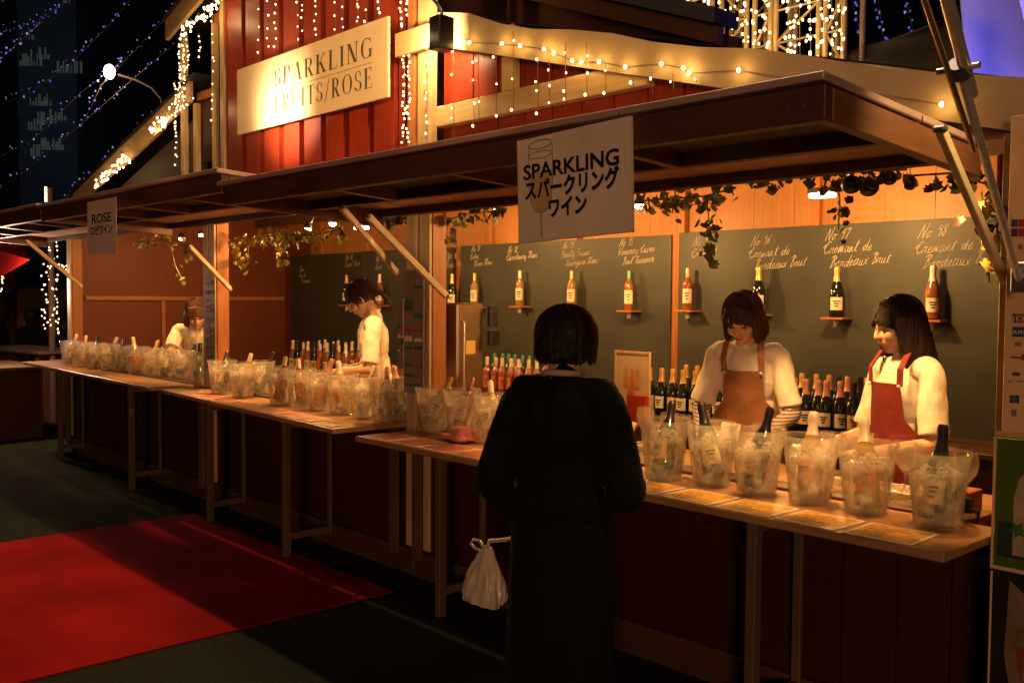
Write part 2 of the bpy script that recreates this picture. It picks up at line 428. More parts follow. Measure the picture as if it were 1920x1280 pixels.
# second gable behind with its own eave
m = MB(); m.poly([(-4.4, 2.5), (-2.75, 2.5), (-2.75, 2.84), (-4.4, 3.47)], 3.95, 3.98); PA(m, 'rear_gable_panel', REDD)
m = MB(); m.poly([(-5.2, 3.70), (-2.8, 2.80), (-2.8, 2.89), (-5.2, 3.80)], 3.86, 3.90); PA(m, 'rear_barge_board', BRN)
m = MB(); m.poly([(-5.2, 3.80), (-2.78, 2.885), (-2.78, 2.96), (-5.2, 3.90)], 3.80, 3.98); PA(m, 'rear_roof', ROOFM)
# ---- tower of stall B
m = MB(); x0, x1 = -6.74, -4.52
m.box((x0, YF + .012, 2.44), (x1, YF + .05, 4.45))
nb = 8; s = (x1 - x0 - .10) / nb
for i in range(nb):
    m.box((x0 + .05 + i * s + .032, YF - .030, 2.40), (x0 + .05 + (i + 1) * s - .032, YF + .013, 4.45))
m.box((x0, YF - .012, 2.40), (x0 + .06, YF + .013, 4.45)); m.box((x1 - .06, YF - .012, 2.40), (x1, YF + .013, 4.45))
PB(m, 'tower_wall', RED)
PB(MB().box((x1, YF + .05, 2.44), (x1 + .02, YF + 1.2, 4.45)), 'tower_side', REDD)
PB(MB().box((-6.80, YF - .03, 2.38), (-6.742, YF + .02, 4.45)), 'tower_corner_board', CREAMZ, bevel=.002)
PB(MB().box((-4.36, YF - .045, 2.38), (-4.24, YF - .001, 3.9)), 'tower_corner_board', CREAMZ, bevel=.002)
PB(MB().box((-4.46, YF - .04, 2.38), (-4.40, YF + .02, 4.4)), 'tower_corner_board', BRNZ, bevel=.002)
PB(MB().box((-4.52, YF - .085, 2.93), (-4.22, YF - .047, 3.06)), 'tower_bracket_board', CREAMX, bevel=.003)
m = MB(); m.poly([(-7.60, 3.60), (-5.4, 4.22), (-5.4, 4.38), (-7.60, 3.75)], YF - .10, YF - .07); PB(m, 'tower_barge_board', CREAMX)
m = MB(); m.poly([(-7.62, 3.752), (-5.4, 4.382), (-5.4, 4.40), (-7.62, 3.77)], YF - .12, YF + 2.2); PB(m, 'tower_roof', ROOFM)
PB(MB().box((-7.0, YF + .02, 3.62), (-6.81, YF + .05, 3.70)), 'tower_rail', BRNZ)
PB(MB().box((-7.42, YF - .06, 2.40), (-7.37, YF - .02, 3.64)), 'outer_stud', CREAMZ)
PB(MB().box((-6.98, YF - .01, 2.40), (-6.94, YF + .03, 3.62)), 'outer_stud', CREAMZ)
PB(MB().box((-7.30, YF + .02, 3.10), (-6.99, YF + .05, 3.16)), 'tower_rail', BRNZ)
PB(MB().box((-7.36, YF + .04, 2.62), (-6.99, YF + .06, 3.09)), 'upper_panel', REDD)
# ---- left facade of stall C
def cz(x): return slope(x, -7.3, 3.22, -9.95, 2.56)
for nm, xa, xb, dz in (('barge_board', -7.28, -7.78, 0), ('barge_board', -7.79, -8.7, -.02), ('barge_board', -8.71, -9.95, 0)):
    m = MB(); m.poly([(xa, cz(xa) - .14 + dz), (xa, cz(xa) + .03 + dz), (xb, cz(xb) + .03 + dz), (xb, cz(xb) - .14 + dz)], YF - .05, YF - .02); PC(m, nm, CREAMX)
PC(MB().poly([(-7.2, 3.26), (-7.2, 3.29), (-10.1, 2.56), (-10.1, 2.53)], YF - .06, YB + .1), 'roof', ROOFM)
PC(MB().box((-9.2, YF - .015, 2.43), (-7.06, YF + .03, 2.54)), 'tie_beam', CREAMX, bevel=.003)
PC(MB().poly([(-9.6, 2.44), (-7.3, 2.44), (-7.3, 3.05)], YF + .09, YF + .11), 'gable_panel', SOFF)
PC(MB().box((-7.33, YF + .0, 2.545), (-7.28, YF + .04, 3.08)), 'king_post', CREAMZ)

# ------------------------------------------------------------ awnings
def awning(label, x0, x1, zf, zb, ext=0):
    t = thing('wooden_awning', label, 'awning', ((x0 + x1) / 2, 2.25, zf), 0, 'wooden flap awnings over the stall fronts')
    ox = (x0 + x1) / 2
    zz = lambda y: zf + (zb - zf) * (y - 2.25) / .9
    def slab(xa, xb, ya, yb, top, bot, name, m, bev=0):
        mb = MB(); vs = []
        for y in (ya, yb):
            for x in (xa, xb):
                for d in (bot, top): vs.append((x - ox, y - 2.25, zz(y) + d - zf))
        mb.add(vs, [(0,1,3,2),(4,6,7,5),(0,4,5,1),(2,3,7,6),(0,2,6,4),(1,5,7,3)])
        return mb.build(name, m, t, bevel=bev)
    slab(x0 - .012, x1 + .012, 2.215, 2.755, 0, -.022, 'top_sheet', TRIM, .003)
    slab(x0 - .012, x1 + .012, 2.770, 3.24, 0, -.022, 'top_sheet', TRIM, .003)
    slab(x0, x1, 2.245, 2.285, -.024, -.115, 'front_beam', BRN, .003)
    slab(x0, x0 + .04, 2.287, 3.2, -.024, -.112, 'side_beam', BRNY, .003)
    slab(x1 - .04, x1, 2.287, 3.2, -.024, -.112, 'side_beam', BRNY, .003)
    slab(x0 + .04, x1 - .04, 2.72, 2.753, -.024, -.08, 'rail', BRN)
    slab(x0 + .04, x1 - .04, 3.16, 3.2, -.024, -.062, 'rear_beam', BRN)
    for sx in (x0 + .06, x0 + .11, x1 - .11, x1 - .06, (x0 + x1) / 2): MB().lathe([(.006, -.002), (.006, .001), (0, .002)], 8, (sx - ox, -.006, -.07), Matrix.Rotation(PI/2, 3, 'X')).build('screw', GREYM, t)
    n = int((x1 - x0) / .9)
    for i in range(1, n + 1):
        xx = x0 + (x1 - x0) * i / (n + 1)
        slab(xx - .02, xx + .02, 2.287, 2.718, -.024, -.085, 'cross_rail', BRNY)
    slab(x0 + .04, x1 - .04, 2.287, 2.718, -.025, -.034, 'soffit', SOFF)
    return t
awning('nearest long brown awning with the large wine sign hung from its front edge', -4.64, -1.30, 2.165, 2.105)
awning('middle brown awning over the stall where a woman in white looks down', -7.54, -4.66, 2.235, 2.175)
awning('farthest brown awning at the left edge, small grey notice hanging from it', -10.6, -7.58, 2.25, 2.185)

# awning struts
def strut(label, a, b, m=None):
    t = MB(); t.bar(a, b, .020, .036); o = t.build('awning_strut', m or CREAMX, bevel=.003)
    bb = MB(); 
    for p in (a, b): MB().lathe([(.008, -.018), (.012, -.012), (.012, .012), (.008, .018)], 10, p, Matrix.Rotation(PI/2, 3, 'Y')).build('bolt', GREYM, o)
    tag(o, label, 'strut', 'props holding up the awnings'); return o
PALEW = wood('pale_strut_wood', (.62, .47, .28), 'y', .5, .2)
strut('pale strut crossing in front of the paired wooden posts, its foot near the brown cabinet', at(690, 405, 2.72), at(838, 556, 3.28), PALEW)
strut('pale strut ending above the bowed head of the woman in the middle stall', at(640, 388, 2.62), at(745, 512, 3.27), PALEW)
strut('pale strut beside two round lamps in the far stall', at(355, 462, 2.72), at(432, 542, 3.29), PALEW)
strut('farthest strut, leaning onto the leftmost stall post', at(50, 452, 2.72), at(153, 537, 3.29), PALEW)
strut('metal edged strut under the right end of the nearest awning', at(1763, 242, 2.62), at(1882, 522, 3.26), PALEW)

# ------------------------------------------------------------ counters
def counter(label, x0, x1, ya, yb, z, legs, mat=TOPW):
    """flap with a slanted front edge: y = ya at x0, yb at x1"""
    t = thing('serving_counter', label, 'counter', ((x0 + x1) / 2, YF, 0), 0, 'folding wooden serving counters')
    ox = (x0 + x1) / 2
    m = MB(); vs = [(x0 - ox, ya - YF, z - .028), (x1 - ox, yb - YF, z - .028), (x1 - ox, -.022, z - .028), (x0 - ox, -.022, z - .028)]
    vs += [(a, b, z) for a, b, _ in vs]
    m.add(vs, [(0,3,2,1),(4,5,6,7),(0,1,5,4),(1,2,6,5),(2,3,7,6),(3,0,4,7)]); m.build('top', mat, t, bevel=.003)
    m = MB(); m.box((x0 - ox + .05, .105, z - .03), (x1 - ox - .13, .52, z)); m.build('inner_top', mat, t, bevel=.003)
    m = MB(); m.box((x0 - ox + .02, -.02, z - .03), (x1 - ox - .13, .10, z + .012)); m.build('threshold_rail', BRN, t, bevel=.003)
    for lx, ly in legs:
        f = MB().box((lx - ox - .02, ly - YF, .0), (lx - ox + .02, ly - YF + .045, z - .03)).build('leg', LEGW, t, bevel=.003)
        MB().box((lx - ox - .018, -.062, .10), (lx - ox + .018, -.041, z - .03)).build('hinge_post', LEGW, t, bevel=.003)
        MB().box((lx - ox - .016, ly - YF + .046, .11), (lx - ox + .016, -.063, .15)).build('lower_rail', LEGW, t)
        MB().box((lx - ox - .016, ly - YF + .046, z - .09), (lx - ox + .016, -.063, z - .04)).build('upper_rail', LEGW, t)
    return t
counter('nearest counter, dark front, glossy menu cards laid along its lit top', -4.32, -1.22, 2.82, 2.82, .86, [(-3.78, 2.95), (-1.95, 2.93)])
counter('middle counter crowded with ice buckets, its near corner overhanging', -7.19, -4.49, 2.97, 2.79, .88, [(-5.26, 2.92), (-6.42, 2.97)])
counter('farthest counter, running off to the left behind the row of buckets', -10.85, -7.30, 3.02, 2.93, .89, [(-7.9, 2.99), (-9.75, 3.02)])
# pale strips down the stall corners under the counters
PB(MB().box((-4.60, YF - .064, .12), (-4.53, YF - .042, .84)), 'skirt_strip', LEGW)
PA(MB().box((-4.38, YF - .064, .12), (-4.31, YF - .042, .83)), 'skirt_strip', LEGW)
PC(MB().box((-7.14, YF - .064, .12), (-7.07, YF - .042, .84)), 'skirt_strip', LEGW)
PC(MB().box((-10.24, YF - .064, .12), (-10.17, YF - .042, .84)), 'skirt_strip', LEGW)

# back counters inside
for lab, xa, xb in (('dark back shelf holding gold capped bottles in the nearest stall', -4.75, -1.25), ('dark back shelf of the middle stall below the chalkboard', -9.6, -4.8)):
    t = thing('back_shelf', lab, 'shelf', ((xa + xb) / 2, 5.3, 0)); w2 = (xb - xa) / 2
    MB().box((-w2, -.18, .78), (w2, .32, .81)).build('top', BRN, t, bevel=.003)
    MB().box((-w2 + .03, -.14, .05), (w2 - .03, -.11, .779)).build('front_panel', REDD, t)
    MB().box((-w2 + .03, .12, .811), (w2 - .03, .3, .815)).build('riser', BRN, t)
# single-stroke handwriting for the chalk lettering: each letter is a list of polylines in a 0..1 wide box, x-height .5
HW = {
'a': [[(.45,.45),(.2,.5),(.05,.25),(.15,0),(.4,.15),(.47,.5),(.45,.1),(.6,0)]], 'b': [[(.05,.1),(.2,.6),(.3,1),(.2,1),(.15,.1),(.3,0),(.45,.3),(.2,.45)]],
'c': [[(.42,.42),(.25,.5),(.06,.25),(.2,0),(.5,.12)]], 'd': [[(.45,.42),(.2,.48),(.05,.2),(.2,0),(.42,.2),(.6,1),(.48,.05),(.65,0)]],
'e': [[(.05,.2),(.4,.3),(.3,.5),(.08,.35),(.12,.02),(.5,.1)]], 'f': [[(.05,.1),(.3,.7),(.35,1),(.22,.95),(.15,-.35),(.1,0),(.4,.1)]],
'g': [[(.42,.42),(.2,.5),(.05,.25),(.2,.05),(.42,.3),(.38,-.35),(.1,-.3),(.5,.05)]], 'h': [[(.05,0),(.25,1),(.1,0),(.3,.45),(.42,.3),(.42,0),(.58,.05)]],
'i': [[(.05,.1),(.2,.5),(.15,.05),(.35,.05)],[(.22,.68),(.24,.72)]], 'l': [[(.05,.1),(.3,.9),(.2,1),(.12,.1),(.35,.05)]],
'm': [[(.0,.0),(.1,.5),(.08,0),(.25,.48),(.3,0),(.48,.48),(.5,.05),(.68,.05)]], 'n': [[(.0,0),(.1,.5),(.08,0),(.3,.48),(.35,.05),(.55,.05)]],
'o': [[(.3,.5),(.06,.3),(.15,0),(.4,.12),(.35,.45),(.2,.48),(.55,.42)]], 'p': [[(.05,.2),(.15,.5),(.05,-.4)],[(.1,.35),(.35,.5),(.38,.2),(.12,.05)]],
'r': [[(.02,0),(.12,.5),(.2,.42),(.4,.48),(.32,.1),(.5,.05)]], 's': [[(.0,.05),(.3,.5),(.36,.15),(.15,0),(.5,.08)]], 't': [[(.05,.1),(.3,.9),(.18,.1),(.4,.03)],[(.08,.62),(.48,.66)]],
'u': [[(.05,.5),(.08,.05),(.3,.1),(.4,.5),(.38,.05),(.58,.05)]], 'v': [[(.02,.5),(.18,0),(.4,.5),(.55,.42)]], 'x': [[(.05,.48),(.4,0)],[(.42,.5),(.02,0)]],
'y': [[(.05,.5),(.1,.1),(.35,.2),(.42,.5),(.3,-.35),(.05,-.3),(.5,.05)]], 'z': [[(.05,.45),(.4,.48),(.05,.0),(.5,.05)]], 'q': [[(.42,.42),(.2,.5),(.05,.25),(.2,.05),(.42,.3),(.36,-.4),(.5,-.2)]],
'A': [[(-.1,0),(.35,1),(.5,0)],[(.05,.4),(.5,.42)]], 'B': [[(.1,0),(.25,1),(.5,.85),(.25,.55),(.55,.3),(.1,0)],[(-.1,.8),(.2,1)]], 'C': [[(.65,.85),(.4,1),(.05,.4),(.3,0),(.7,.2)],[(-.15,.5),(.1,.75)]],
'F': [[(.1,0),(.25,.95)],[(0,.9),(.65,1)],[(.1,.5),(.45,.55)]], 'N': [[(-.1,0),(.15,1),(.4,0),(.65,1.05)]], 'P': [[(.1,-.1),(.25,1),(.6,.85),(.5,.5),(.15,.5)],[(-.1,.8),(.25,1)]],
'R': [[(.1,0),(.25,1),(.55,.85),(.2,.5),(.6,0)],[(-.1,.85),(.25,1)]], 'S': [[(.55,.85),(.3,1),(.15,.7),(.45,.35),(.2,0),(-.05,.2)]], 'T': [[(.3,0),(.4,1)],[(0,.9),(.75,1)]],
'V': [[(.0,1),(.2,0),(.7,1)]], 'D': [[(.1,0),(.25,1),(.6,.7),(.45,.1),(.1,0)]],
'0': [[(.3,.8),(.05,.4),(.2,0),(.42,.4),(.3,.8)]], '1': [[(.1,.6),(.3,.85),(.2,0)]], '2': [[(.05,.6),(.3,.85),(.4,.6),(.0,0),(.5,.05)]], '3': [[(.1,.75),(.4,.8),(.2,.45),(.4,.2),(.0,0)]],
'4': [[(.3,.85),(.0,.3),(.5,.35)],[(.4,.6),(.28,0)]], '5': [[(.5,.85),(.15,.82),(.1,.5),(.4,.35),(.3,0),(0,.05)]], '6': [[(.45,.85),(.1,.4),(.1,.05),(.38,.1),(.35,.4),(.1,.3)]],
'7': [[(.05,.8),(.5,.85),(.2,0)]], '8': [[(.3,.85),(.1,.65),(.4,.25),(.2,0),(.05,.2),(.45,.65),(.3,.85)]], '9': [[(.42,.7),(.2,.85),(.08,.55),(.4,.55),(.45,.8),(.3,0)]]}
def handwriting(s, h, loc, parent, slant=.35, rise=.06, wd=.0035):
    """loc = start of baseline in the parent's frame; letters lie on a plane facing -y"""
    m = MB(); cx = 0.0
    for ch in s:
        if ch == ' ': cx += .38 * h; continue
        gl = HW.get(ch, HW['o']); k = h * random.uniform(.92, 1.1); dz = random.uniform(-.04, .04) * h
        mx = max(x for l in gl for x, _ in l)
        for l in gl:
            pts = [Vector((loc[0] + cx + x * k * .72 + z * slant * k, loc[1], loc[2] + z * k + dz + (cx + x * k) * rise)) for x, z in l]
            for a, b in zip(pts[:-1], pts[1:]): m.bar(a, b + (b - a).normalized() * wd * .3, wd * random.uniform(.6, 1.1), .0006, (0, 1, 0))
        cx += (mx * .72 + .03) * k
    return m.build('chalk_lettering', CHW, parent)
# ------------------------------------------------------------ chalkboards
def chalkboard(label, x0, x1, z0, z1, mat, texts):
    t = thing('chalkboard', label, 'chalkboard', ((x0 + x1) / 2, YB - .05, z0))
    w2 = (x1 - x0) / 2
    MB().box((-w2, -.012, 0), (w2, .0, z1 - z0)).build('board', mat, t, bevel=.002)
    for (px, py, lines, sz) in texts:
        p = at(px, py, YB - .064)
        for i, ln in enumerate(lines):
            handwriting(ln, sz * .80, (p.x - (x0 + x1) / 2 + .03 * (i == 2) - .02 * (i == 1), -.0137, p.z - z0 - i * sz * .92), t)
    return t
bz = at(1290, 437, YB).z; xr = at(1282, 500, YB).x
chalkboard('wide olive chalkboard at right with handwritten sparkling wine names behind two women', xr, -1.95, .45, bz, CHALK, [
    (1300, 462, ['No 94', 'Cremant'], .088), (1408, 462, ['No 96', 'Cremant de', 'Bordeaux Brut'], .088), (1548, 452, ['No 97', 'Cremant de', 'Bordeaux Brut'], .092), (1722, 448, ['No 98', 'Cremant de', 'Bordeaux Brut R'], .096)])
xm0, xm1 = at(873, 500, YB).x, at(1268, 500, YB).x
chalkboard('olive chalkboard behind the customer in black, four bottles mounted on it', xm0, xm1, .75, bz - .01, CHALK, [
    (884, 473, ['No 91', 'Cotes', 'Rhone Blanc'], .07), (952, 475, ['No 92', 'Chardonnay Blanc'], .07), (1055, 468, ['No 93', 'Pouilly Fuisse', 'Sauvignon Blanc'], .074), (1162, 462, ['No 95', 'Vouvray Cuvee', 'Brut Reserve'], .078)])
xl0 = at(690, 500, YB).x
chalkboard('narrow chalkboard seen between wooden posts above the middle stall woman', xl0, xm0 - .12, .95, bz - .015, CHALK, [
    (705, 492, ['No 88', 'Rose'], .085), (838, 487, ['No 90', 'Rose Sec'], .085)])
chalkboard('darkest unlit chalkboard with faint chalk drawings, left of the middle woman', at(555, 500, YB).x, xl0 - .01, .95, bz - .02, CHALK_UNLIT, [
    (648, 488, ['No 86', 'Tavel Rose'], .085), (562, 510, ['Rose', 'Vin de', 'Provence'], .07)])

# ------------------------------------------------------------ bottles
def bottle_proto(name, glass, foil, label, champ=False, band=None):
    t = thing(name, None, 'bottle')
    if champ: pr = [(.0,.004),(.036,.0),(.0435,.006),(.0435,.14),(.041,.17),(.030,.205),(.019,.235),(.0155,.26),(.0155,.295),(.0,.297)]
    else: pr = [(.0,.004),(.033,.0),(.0375,.005),(.0375,.175),(.036,.19),(.024,.212),(.0145,.228),(.0142,.29),(.0,.291)]
    MB().lathe(pr, 18).build('glass', glass, t, True)
    if champ: MB().lathe([(.0245,.222),(.0205,.236),(.0170,.262),(.0180,.286),(.0185,.300),(.015,.312),(0,.314)], 16).build('foil', foil, t, True)
    else: MB().lathe([(.0155,.232),(.0152,.292),(.013,.298),(0,.299)], 16).build('foil', foil, t, True)
    r = .0442 if champ else .0382; z0, z1 = (.045, .125) if champ else (.05, .15)
    m = MB(); n = 12; vs = []
    for k in range(n + 1):
        a = -PI/2 - .95 + 1.9 * k / n
        vs += [(r * math.cos(a), r * math.sin(a), z0), (r * math.cos(a), r * math.sin(a), z1)]
    m.add(vs, [(2*k, 2*k+2, 2*k+3, 2*k+1) for k in range(n)])
    lo = m.build('label', label, t, True)
    m = MB(); 
    for (zc, a0) in ((z0 + (z1-z0)*.68, .5), (z0 + (z1-z0)*.5, .35), (z0 + (z1-z0)*.3, .25)):
        vs = []
        for k in range(7):
            a = -PI/2 - a0 + 2*a0*k/6; vs += [((r+.0006)*math.cos(a), (r+.0006)*math.sin(a), zc - .004), ((r+.0006)*math.cos(a), (r+.0006)*math.sin(a), zc + .004)]
        m.add(vs, [(2*k, 2*k+2, 2*k+3, 2*k+1) for k in range(6)])
    m.build('label_print', band or INK, lo)
    index_kids(t); return t
protos = {
 'dk_gold': bottle_proto('champagne_bottle', GLD, GOLD, LABW, True),
 'dk_pink': bottle_proto('champagne_bottle', GLD, PINKF, LABW, True),
 'dk_dark': bottle_proto('champagne_bottle', GLD, DKF, LABG, True),
 'green': bottle_proto('champagne_bottle', GLG, DKF, LABW, True),
 'amber': bottle_proto('wine_bottle', GLA, WHF, LABW),
 'amberg': bottle_proto('wine_bottle', GLA, GOLD, LABW),
 'rose': bottle_proto('wine_bottle', GLR, PINKF, LABW),
 'roseg': bottle_proto('wine_bottle', GLR, GRF, LABW),
 'rosech': bottle_proto('champagne_bottle', GLR, PINKF, LABO, True),
 'whitch': bottle_proto('champagne_bottle', GLA, WHF, LABO, True),
 'pinkw': bottle_proto('champagne_bottle', GLR, WHF, LABW, True),
 'greenw': bottle_proto('wine_bottle', GLG, GRF, LABW),
 'redw': bottle_proto('wine_bottle', GLR, WHF, LABO),
}
USED = set()
def bottle(kind, loc, label, group, rot=(0, 0, 0)):
    p = protos[kind]
    if kind in USED: o = copy_tree(p)
    else: o = p; USED.add(kind)
    o.location = loc; o.rotation_euler = rot; tag(o, label, group=group); return o
wallb = [(650, 515, 'dk_pink', 'wine bottle on the wall just left of the bowed head in the middle stall'),
 (712, 513, 'pinkw', 'pale capped bottle on the wall just above the bowed head in the middle stall'),
 (848, 513, 'dk_gold', 'small dark wall bottle in the gap between wooden post and chalkboard, above the brown cabinet'),
 (890, 512, 'amberg', 'yellowish wine bottle with white label, leftmost on the four-bottle chalkboard'),
 (975, 507, 'amber', 'white capped amber bottle, second on the four-bottle chalkboard'),
 (1072, 507, 'amberg', 'gold capped amber bottle on the wall above the customer head'),
 (1180, 507, 'roseg', 'rose bottle with green cap, rightmost on the four-bottle chalkboard'),
 (1290, 502, 'rose', 'rose bottle with white cap on the post between the two big chalkboards'),
 (1423, 500, 'dk_gold', 'gold capped dark bottle half hidden behind the hair of the woman in tan apron'),
 (1570, 500, 'dk_gold', 'gold capped dark champagne bottle with cream label alone between the two women'),
 (1750, 497, 'pinkw', 'large pale capped rose champagne bottle behind the woman in red apron')]
hold0 = None
for i, (px, py, k, lab) in enumerate(wallb):
    y = YB - .125
    p = at(px, py, y); h = .299 if k in ('amber', 'amberg', 'rose', 'roseg') else .314
    bottle(k, (p.x, y, p.z - h), lab, 'bottles displayed on the wall', (0, 0, .5))
    if hold0 is None:
        hold0 = thing('bottle_shelf', None, 'shelf'); MB().box((-.075, -.06, -.014), (.075, .063, 0)).build('ledge', BRNZ, hold0, bevel=.002)
        MB().lathe([(.012, -.06), (.016, -.055), (.016, -.015), (.013, -.0145)], 12).build('peg', WHF, hold0, True)
        index_kids(hold0); h_ = hold0
    else: h_ = copy_tree(hold0)
    h_.location = (p.x, y, p.z - h); tag(h_, 'small wooden wall ledge under a display bottle, %s from the left' % ORD[i], group='bottle ledges on the chalkboards')
# standing bottles on the back shelf
def row(kind_seq, x0, x1, y, z, n, lab, group):
    for i in range(n):
        x = x0 + (x1 - x0) * i / max(1, n - 1) + random.uniform(-.008, .008)
        bottle(kind_seq[i % len(kind_seq)], (x, y + random.uniform(-.01, .01), z), '%s, %s from its left' % (lab, ORD[i]), group, (0, 0, random.uniform(-.4, .9)))
xa = at(1222, 700, 5.17).x; xb = at(1478, 700, 5.17).x; xc = at(1575, 700, 5.17).x; xd = at(1650, 700, 5.17).x
row(['dk_gold'], xa, xb - .04, 5.17, .812, 12, 'gold foil bottle in the front row by the menu frame', 'gold foil bottles')
row(['dk_pink'], xb + .05, xc, 5.17, .812, 5, 'pink foil bottle in the front row between two women', 'pink foil bottles')
row(['dk_dark'], xc + .09, xd + .1, 5.17, .812, 5, 'dark capped bottle in the row beside the red apron', 'dark capped bottles')
row(['dk_gold'], xa + .03, xb, 5.50, .816, 11, 'gold foil bottle in the rear row', 'rear gold foil bottles')
row(['dk_pink', 'dk_dark'], xb + .09, xd, 5.50, .816, 9, 'pink or dark foil bottle in the rear row between women', 'rear mixed foil bottles')
xe, xf = at(872, 690, 5.17).x, at(1005, 700, 5.17).x
row(['redw'], xe, xf, 5.17, .812, 10, 'orange label bottle in the front row left of the customer', 'orange label bottles')
row(['greenw', 'roseg'], xe, xf - .05, 5.50, .816, 10, 'green capped bottle in the rear row left of the customer', 'green capped bottles')
xe, xf = at(548, 660, 5.17).x, at(648, 660, 5.17).x
row(['pinkw', 'dk_dark', 'redw'], xe, xf, 5.17, .812, 10, 'bottle in the front row below the darkest chalkboard', 'bottles below the dark chalkboard')
row(['redw', 'pinkw'], xe, xf, 5.50, .816, 9, 'pale capped bottle in the rear row below the darkest chalkboard', 'rear bottles below the dark chalkboard')

# ------------------------------------------------------------ ice buckets
def bucket_proto(seed):
    rnd = random.Random(seed)
    t = thing('ice_bucket', None, 'ice bucket')
    pr = [(0, .006), (.066, .006), (.070, .0), (.0735, .003), (.077, .03), (.098, .225), (.1035, .235), (.105, .243), (.102, .246), (.0985, .238), (.094, .222), (.0735, .03), (.069, .012), (0, .012)]
    MB().lathe(pr, 28).build('shell', CLEAR, t, True)
    # ice and water: a lumpy mass of its own
    m = MB(); rr = [(0, .014), (.067, .014), (.0715, .035), (.0775, .09), (.084, .155)]
    vs = []; fs = []; n = 22; top = .165
    for r, z in rr + [(.080, top), (.055, top + .012), (.028, top + .006), (.0, top + .01)]:
        for k in range(n):
            a = 2 * PI * k / n; j = (rnd.random() - .5) * (.004 if z < .16 else .018)
            vs.append(((r + (j * .4 if r > .06 else 0) - .001) * math.cos(a), (r + (j * .4 if r > .06 else 0) - .001) * math.sin(a), z + (j if z > .15 else 0)))
    for i in range(len(rr) + 3):
        for k in range(n): fs.append((i*n+k, i*n+(k+1) % n, (i+1)*n+(k+1) % n, (i+1)*n+k))
    m.add(vs, fs); m.build('ice_water', ICE, t, True)
    m = MB()
    for k in range(7):
        a = rnd.random() * 2 * PI; r = rnd.random() * .062; s = .012 + rnd.random() * .008
        M = Euler((rnd.random() * 3, rnd.random() * 3, rnd.random() * 3)).to_matrix()
        q = Vector((r * math.cos(a), r * math.sin(a), top + .012 + rnd.random() * .016))
        m.add([q + M @ Vector((x * s, y * s, z * s * .8)) for x in (-1, 1) for y in (-1, 1) for z in (-1, 1)],
              [(0,1,3,2),(4,6,7,5),(0,4,5,1),(2,3,7,6),(0,2,6,4),(1,5,7,3)])
    o = m.build('ice_cubes', ICE, t, bevel=.003); tag(o, kind='stuff')
    m = MB()  # faint print on the front
    for zc, a0 in ((.20, .34), (.186, .22)):
        vs = []; r = .1015 if zc > .19 else .1
        for k in range(9):
            a = -PI/2 + .5 - a0 + 2*a0*k/8; vs += [((.0765 + (.0985-.0765) * (zc - .03) / .195 + .0015) * math.cos(a), (.0765 + (.0985-.0765) * (zc - .03) / .195 + .0015) * math.sin(a), zc - .003), ((.0768 + (.0985-.0765) * (zc - .03) / .195 + .0015) * math.cos(a), (.0768 + (.0985-.0765) * (zc - .03) / .195 + .0015) * math.sin(a), zc + .003)]
        m.add(vs, [(2*k, 2*k+2, 2*k+3, 2*k+1) for k in range(8) if k % 3 != 1])
    m.build('faint_print', seethru('grey_print', (.3, .25, .2), .45) if 'grey_print' not in MATS else MATS['grey_print'], t)
    index_kids(t); return t
bprotos = [bucket_proto(s) for s in (3, 8, 15)]; bused = set()
BN = {'dk': 'dark bottle', 'gr': 'green bottle', 'am': 'amber bottle', 'ro': 'rose bottle', 'wh': 'pale bottle'}
def bucket(i, px, py, z, counter_word, contents, where, dy=0.0):
    p = atz(px, py, z); p.y += .075
    p.x *= 1; 
    k = i % 3
    if k in bused: o = copy_tree(bprotos[k])
    else: o = bprotos[k]; bused.add(k)
    o.location = (p.x, p.y, z + .0005); o.rotation_euler = (0, 0, random.uniform(-.5, .9)); s = 1.0
    desc = {'dk': 'a dark bottle', 'gr': 'a green bottle', 'am': 'an amber bottle', 'ro': 'an orange bottle', 'wh': 'a pale bottle', '': 'only ice'}
    tag(o, 'ice bucket with %s, %s on the %s counter' % (desc[contents[0]], where, counter_word), group='ice buckets on the counters')
    kind, tilt, az = contents[1:4] if contents[0] else (None, 0, 0)
    if kind:
        # tilt the bottle about its base, leaning towards az (degrees, 0 = +x)
        az = 138 + (az % 100 - 50) * 1.2; tilt = tilt * .85 + 13
        ax = Vector((-math.sin(R(az)), math.cos(R(az)), 0)); q = Matrix.Rotation(R(tilt), 3, ax)
        base = Vector((p.x - .032 * math.cos(R(az)), p.y - .032 * math.sin(R(az)), z + .018 + .03 * math.sin(R(tilt))))
        b = bottle(kind, base, '%s in the bucket %s, %s counter' % (BN[contents[0]], where, counter_word), 'bottles cooling in the buckets')
        b.rotation_euler = (q @ Matrix.Rotation(random.uniform(-.3, 1.0), 3, 'Z')).to_euler()
c4 = [(1222, 903, ('dk', 'dk_dark', 20, 30)), (1312, 912, ('gr', 'green', 17, 60)), (1397, 930, ('dk', 'dk_dark', 6, 200)), (1497, 947, ('am', 'whitch', 8, 30)), (1603, 966, ('ro', 'whitch', 12, 40)), (1737, 992, ('gr', 'green', 4, 20))]
for i, (px, py, c_) in enumerate(c4):
    bucket(i, px, py, .86, 'nearest', c_, ['just right of the customer', 'second right of the customer', 'third right of the customer', 'fourth from customer', 'second from right', 'rightmost'][i])
for i, (px, py, c_) in enumerate([(792, 812, ('am', 'amberg', 18, 200)), (845, 818, ('ro', 'rose', 14, 20)), (903, 832, ('am', 'amber', 10, 60))]):
    bucket(i + 1, px, py, .86, 'nearest', c_, ['first right of the paired posts', 'second left of the customer', 'behind the customer sleeve'][i])
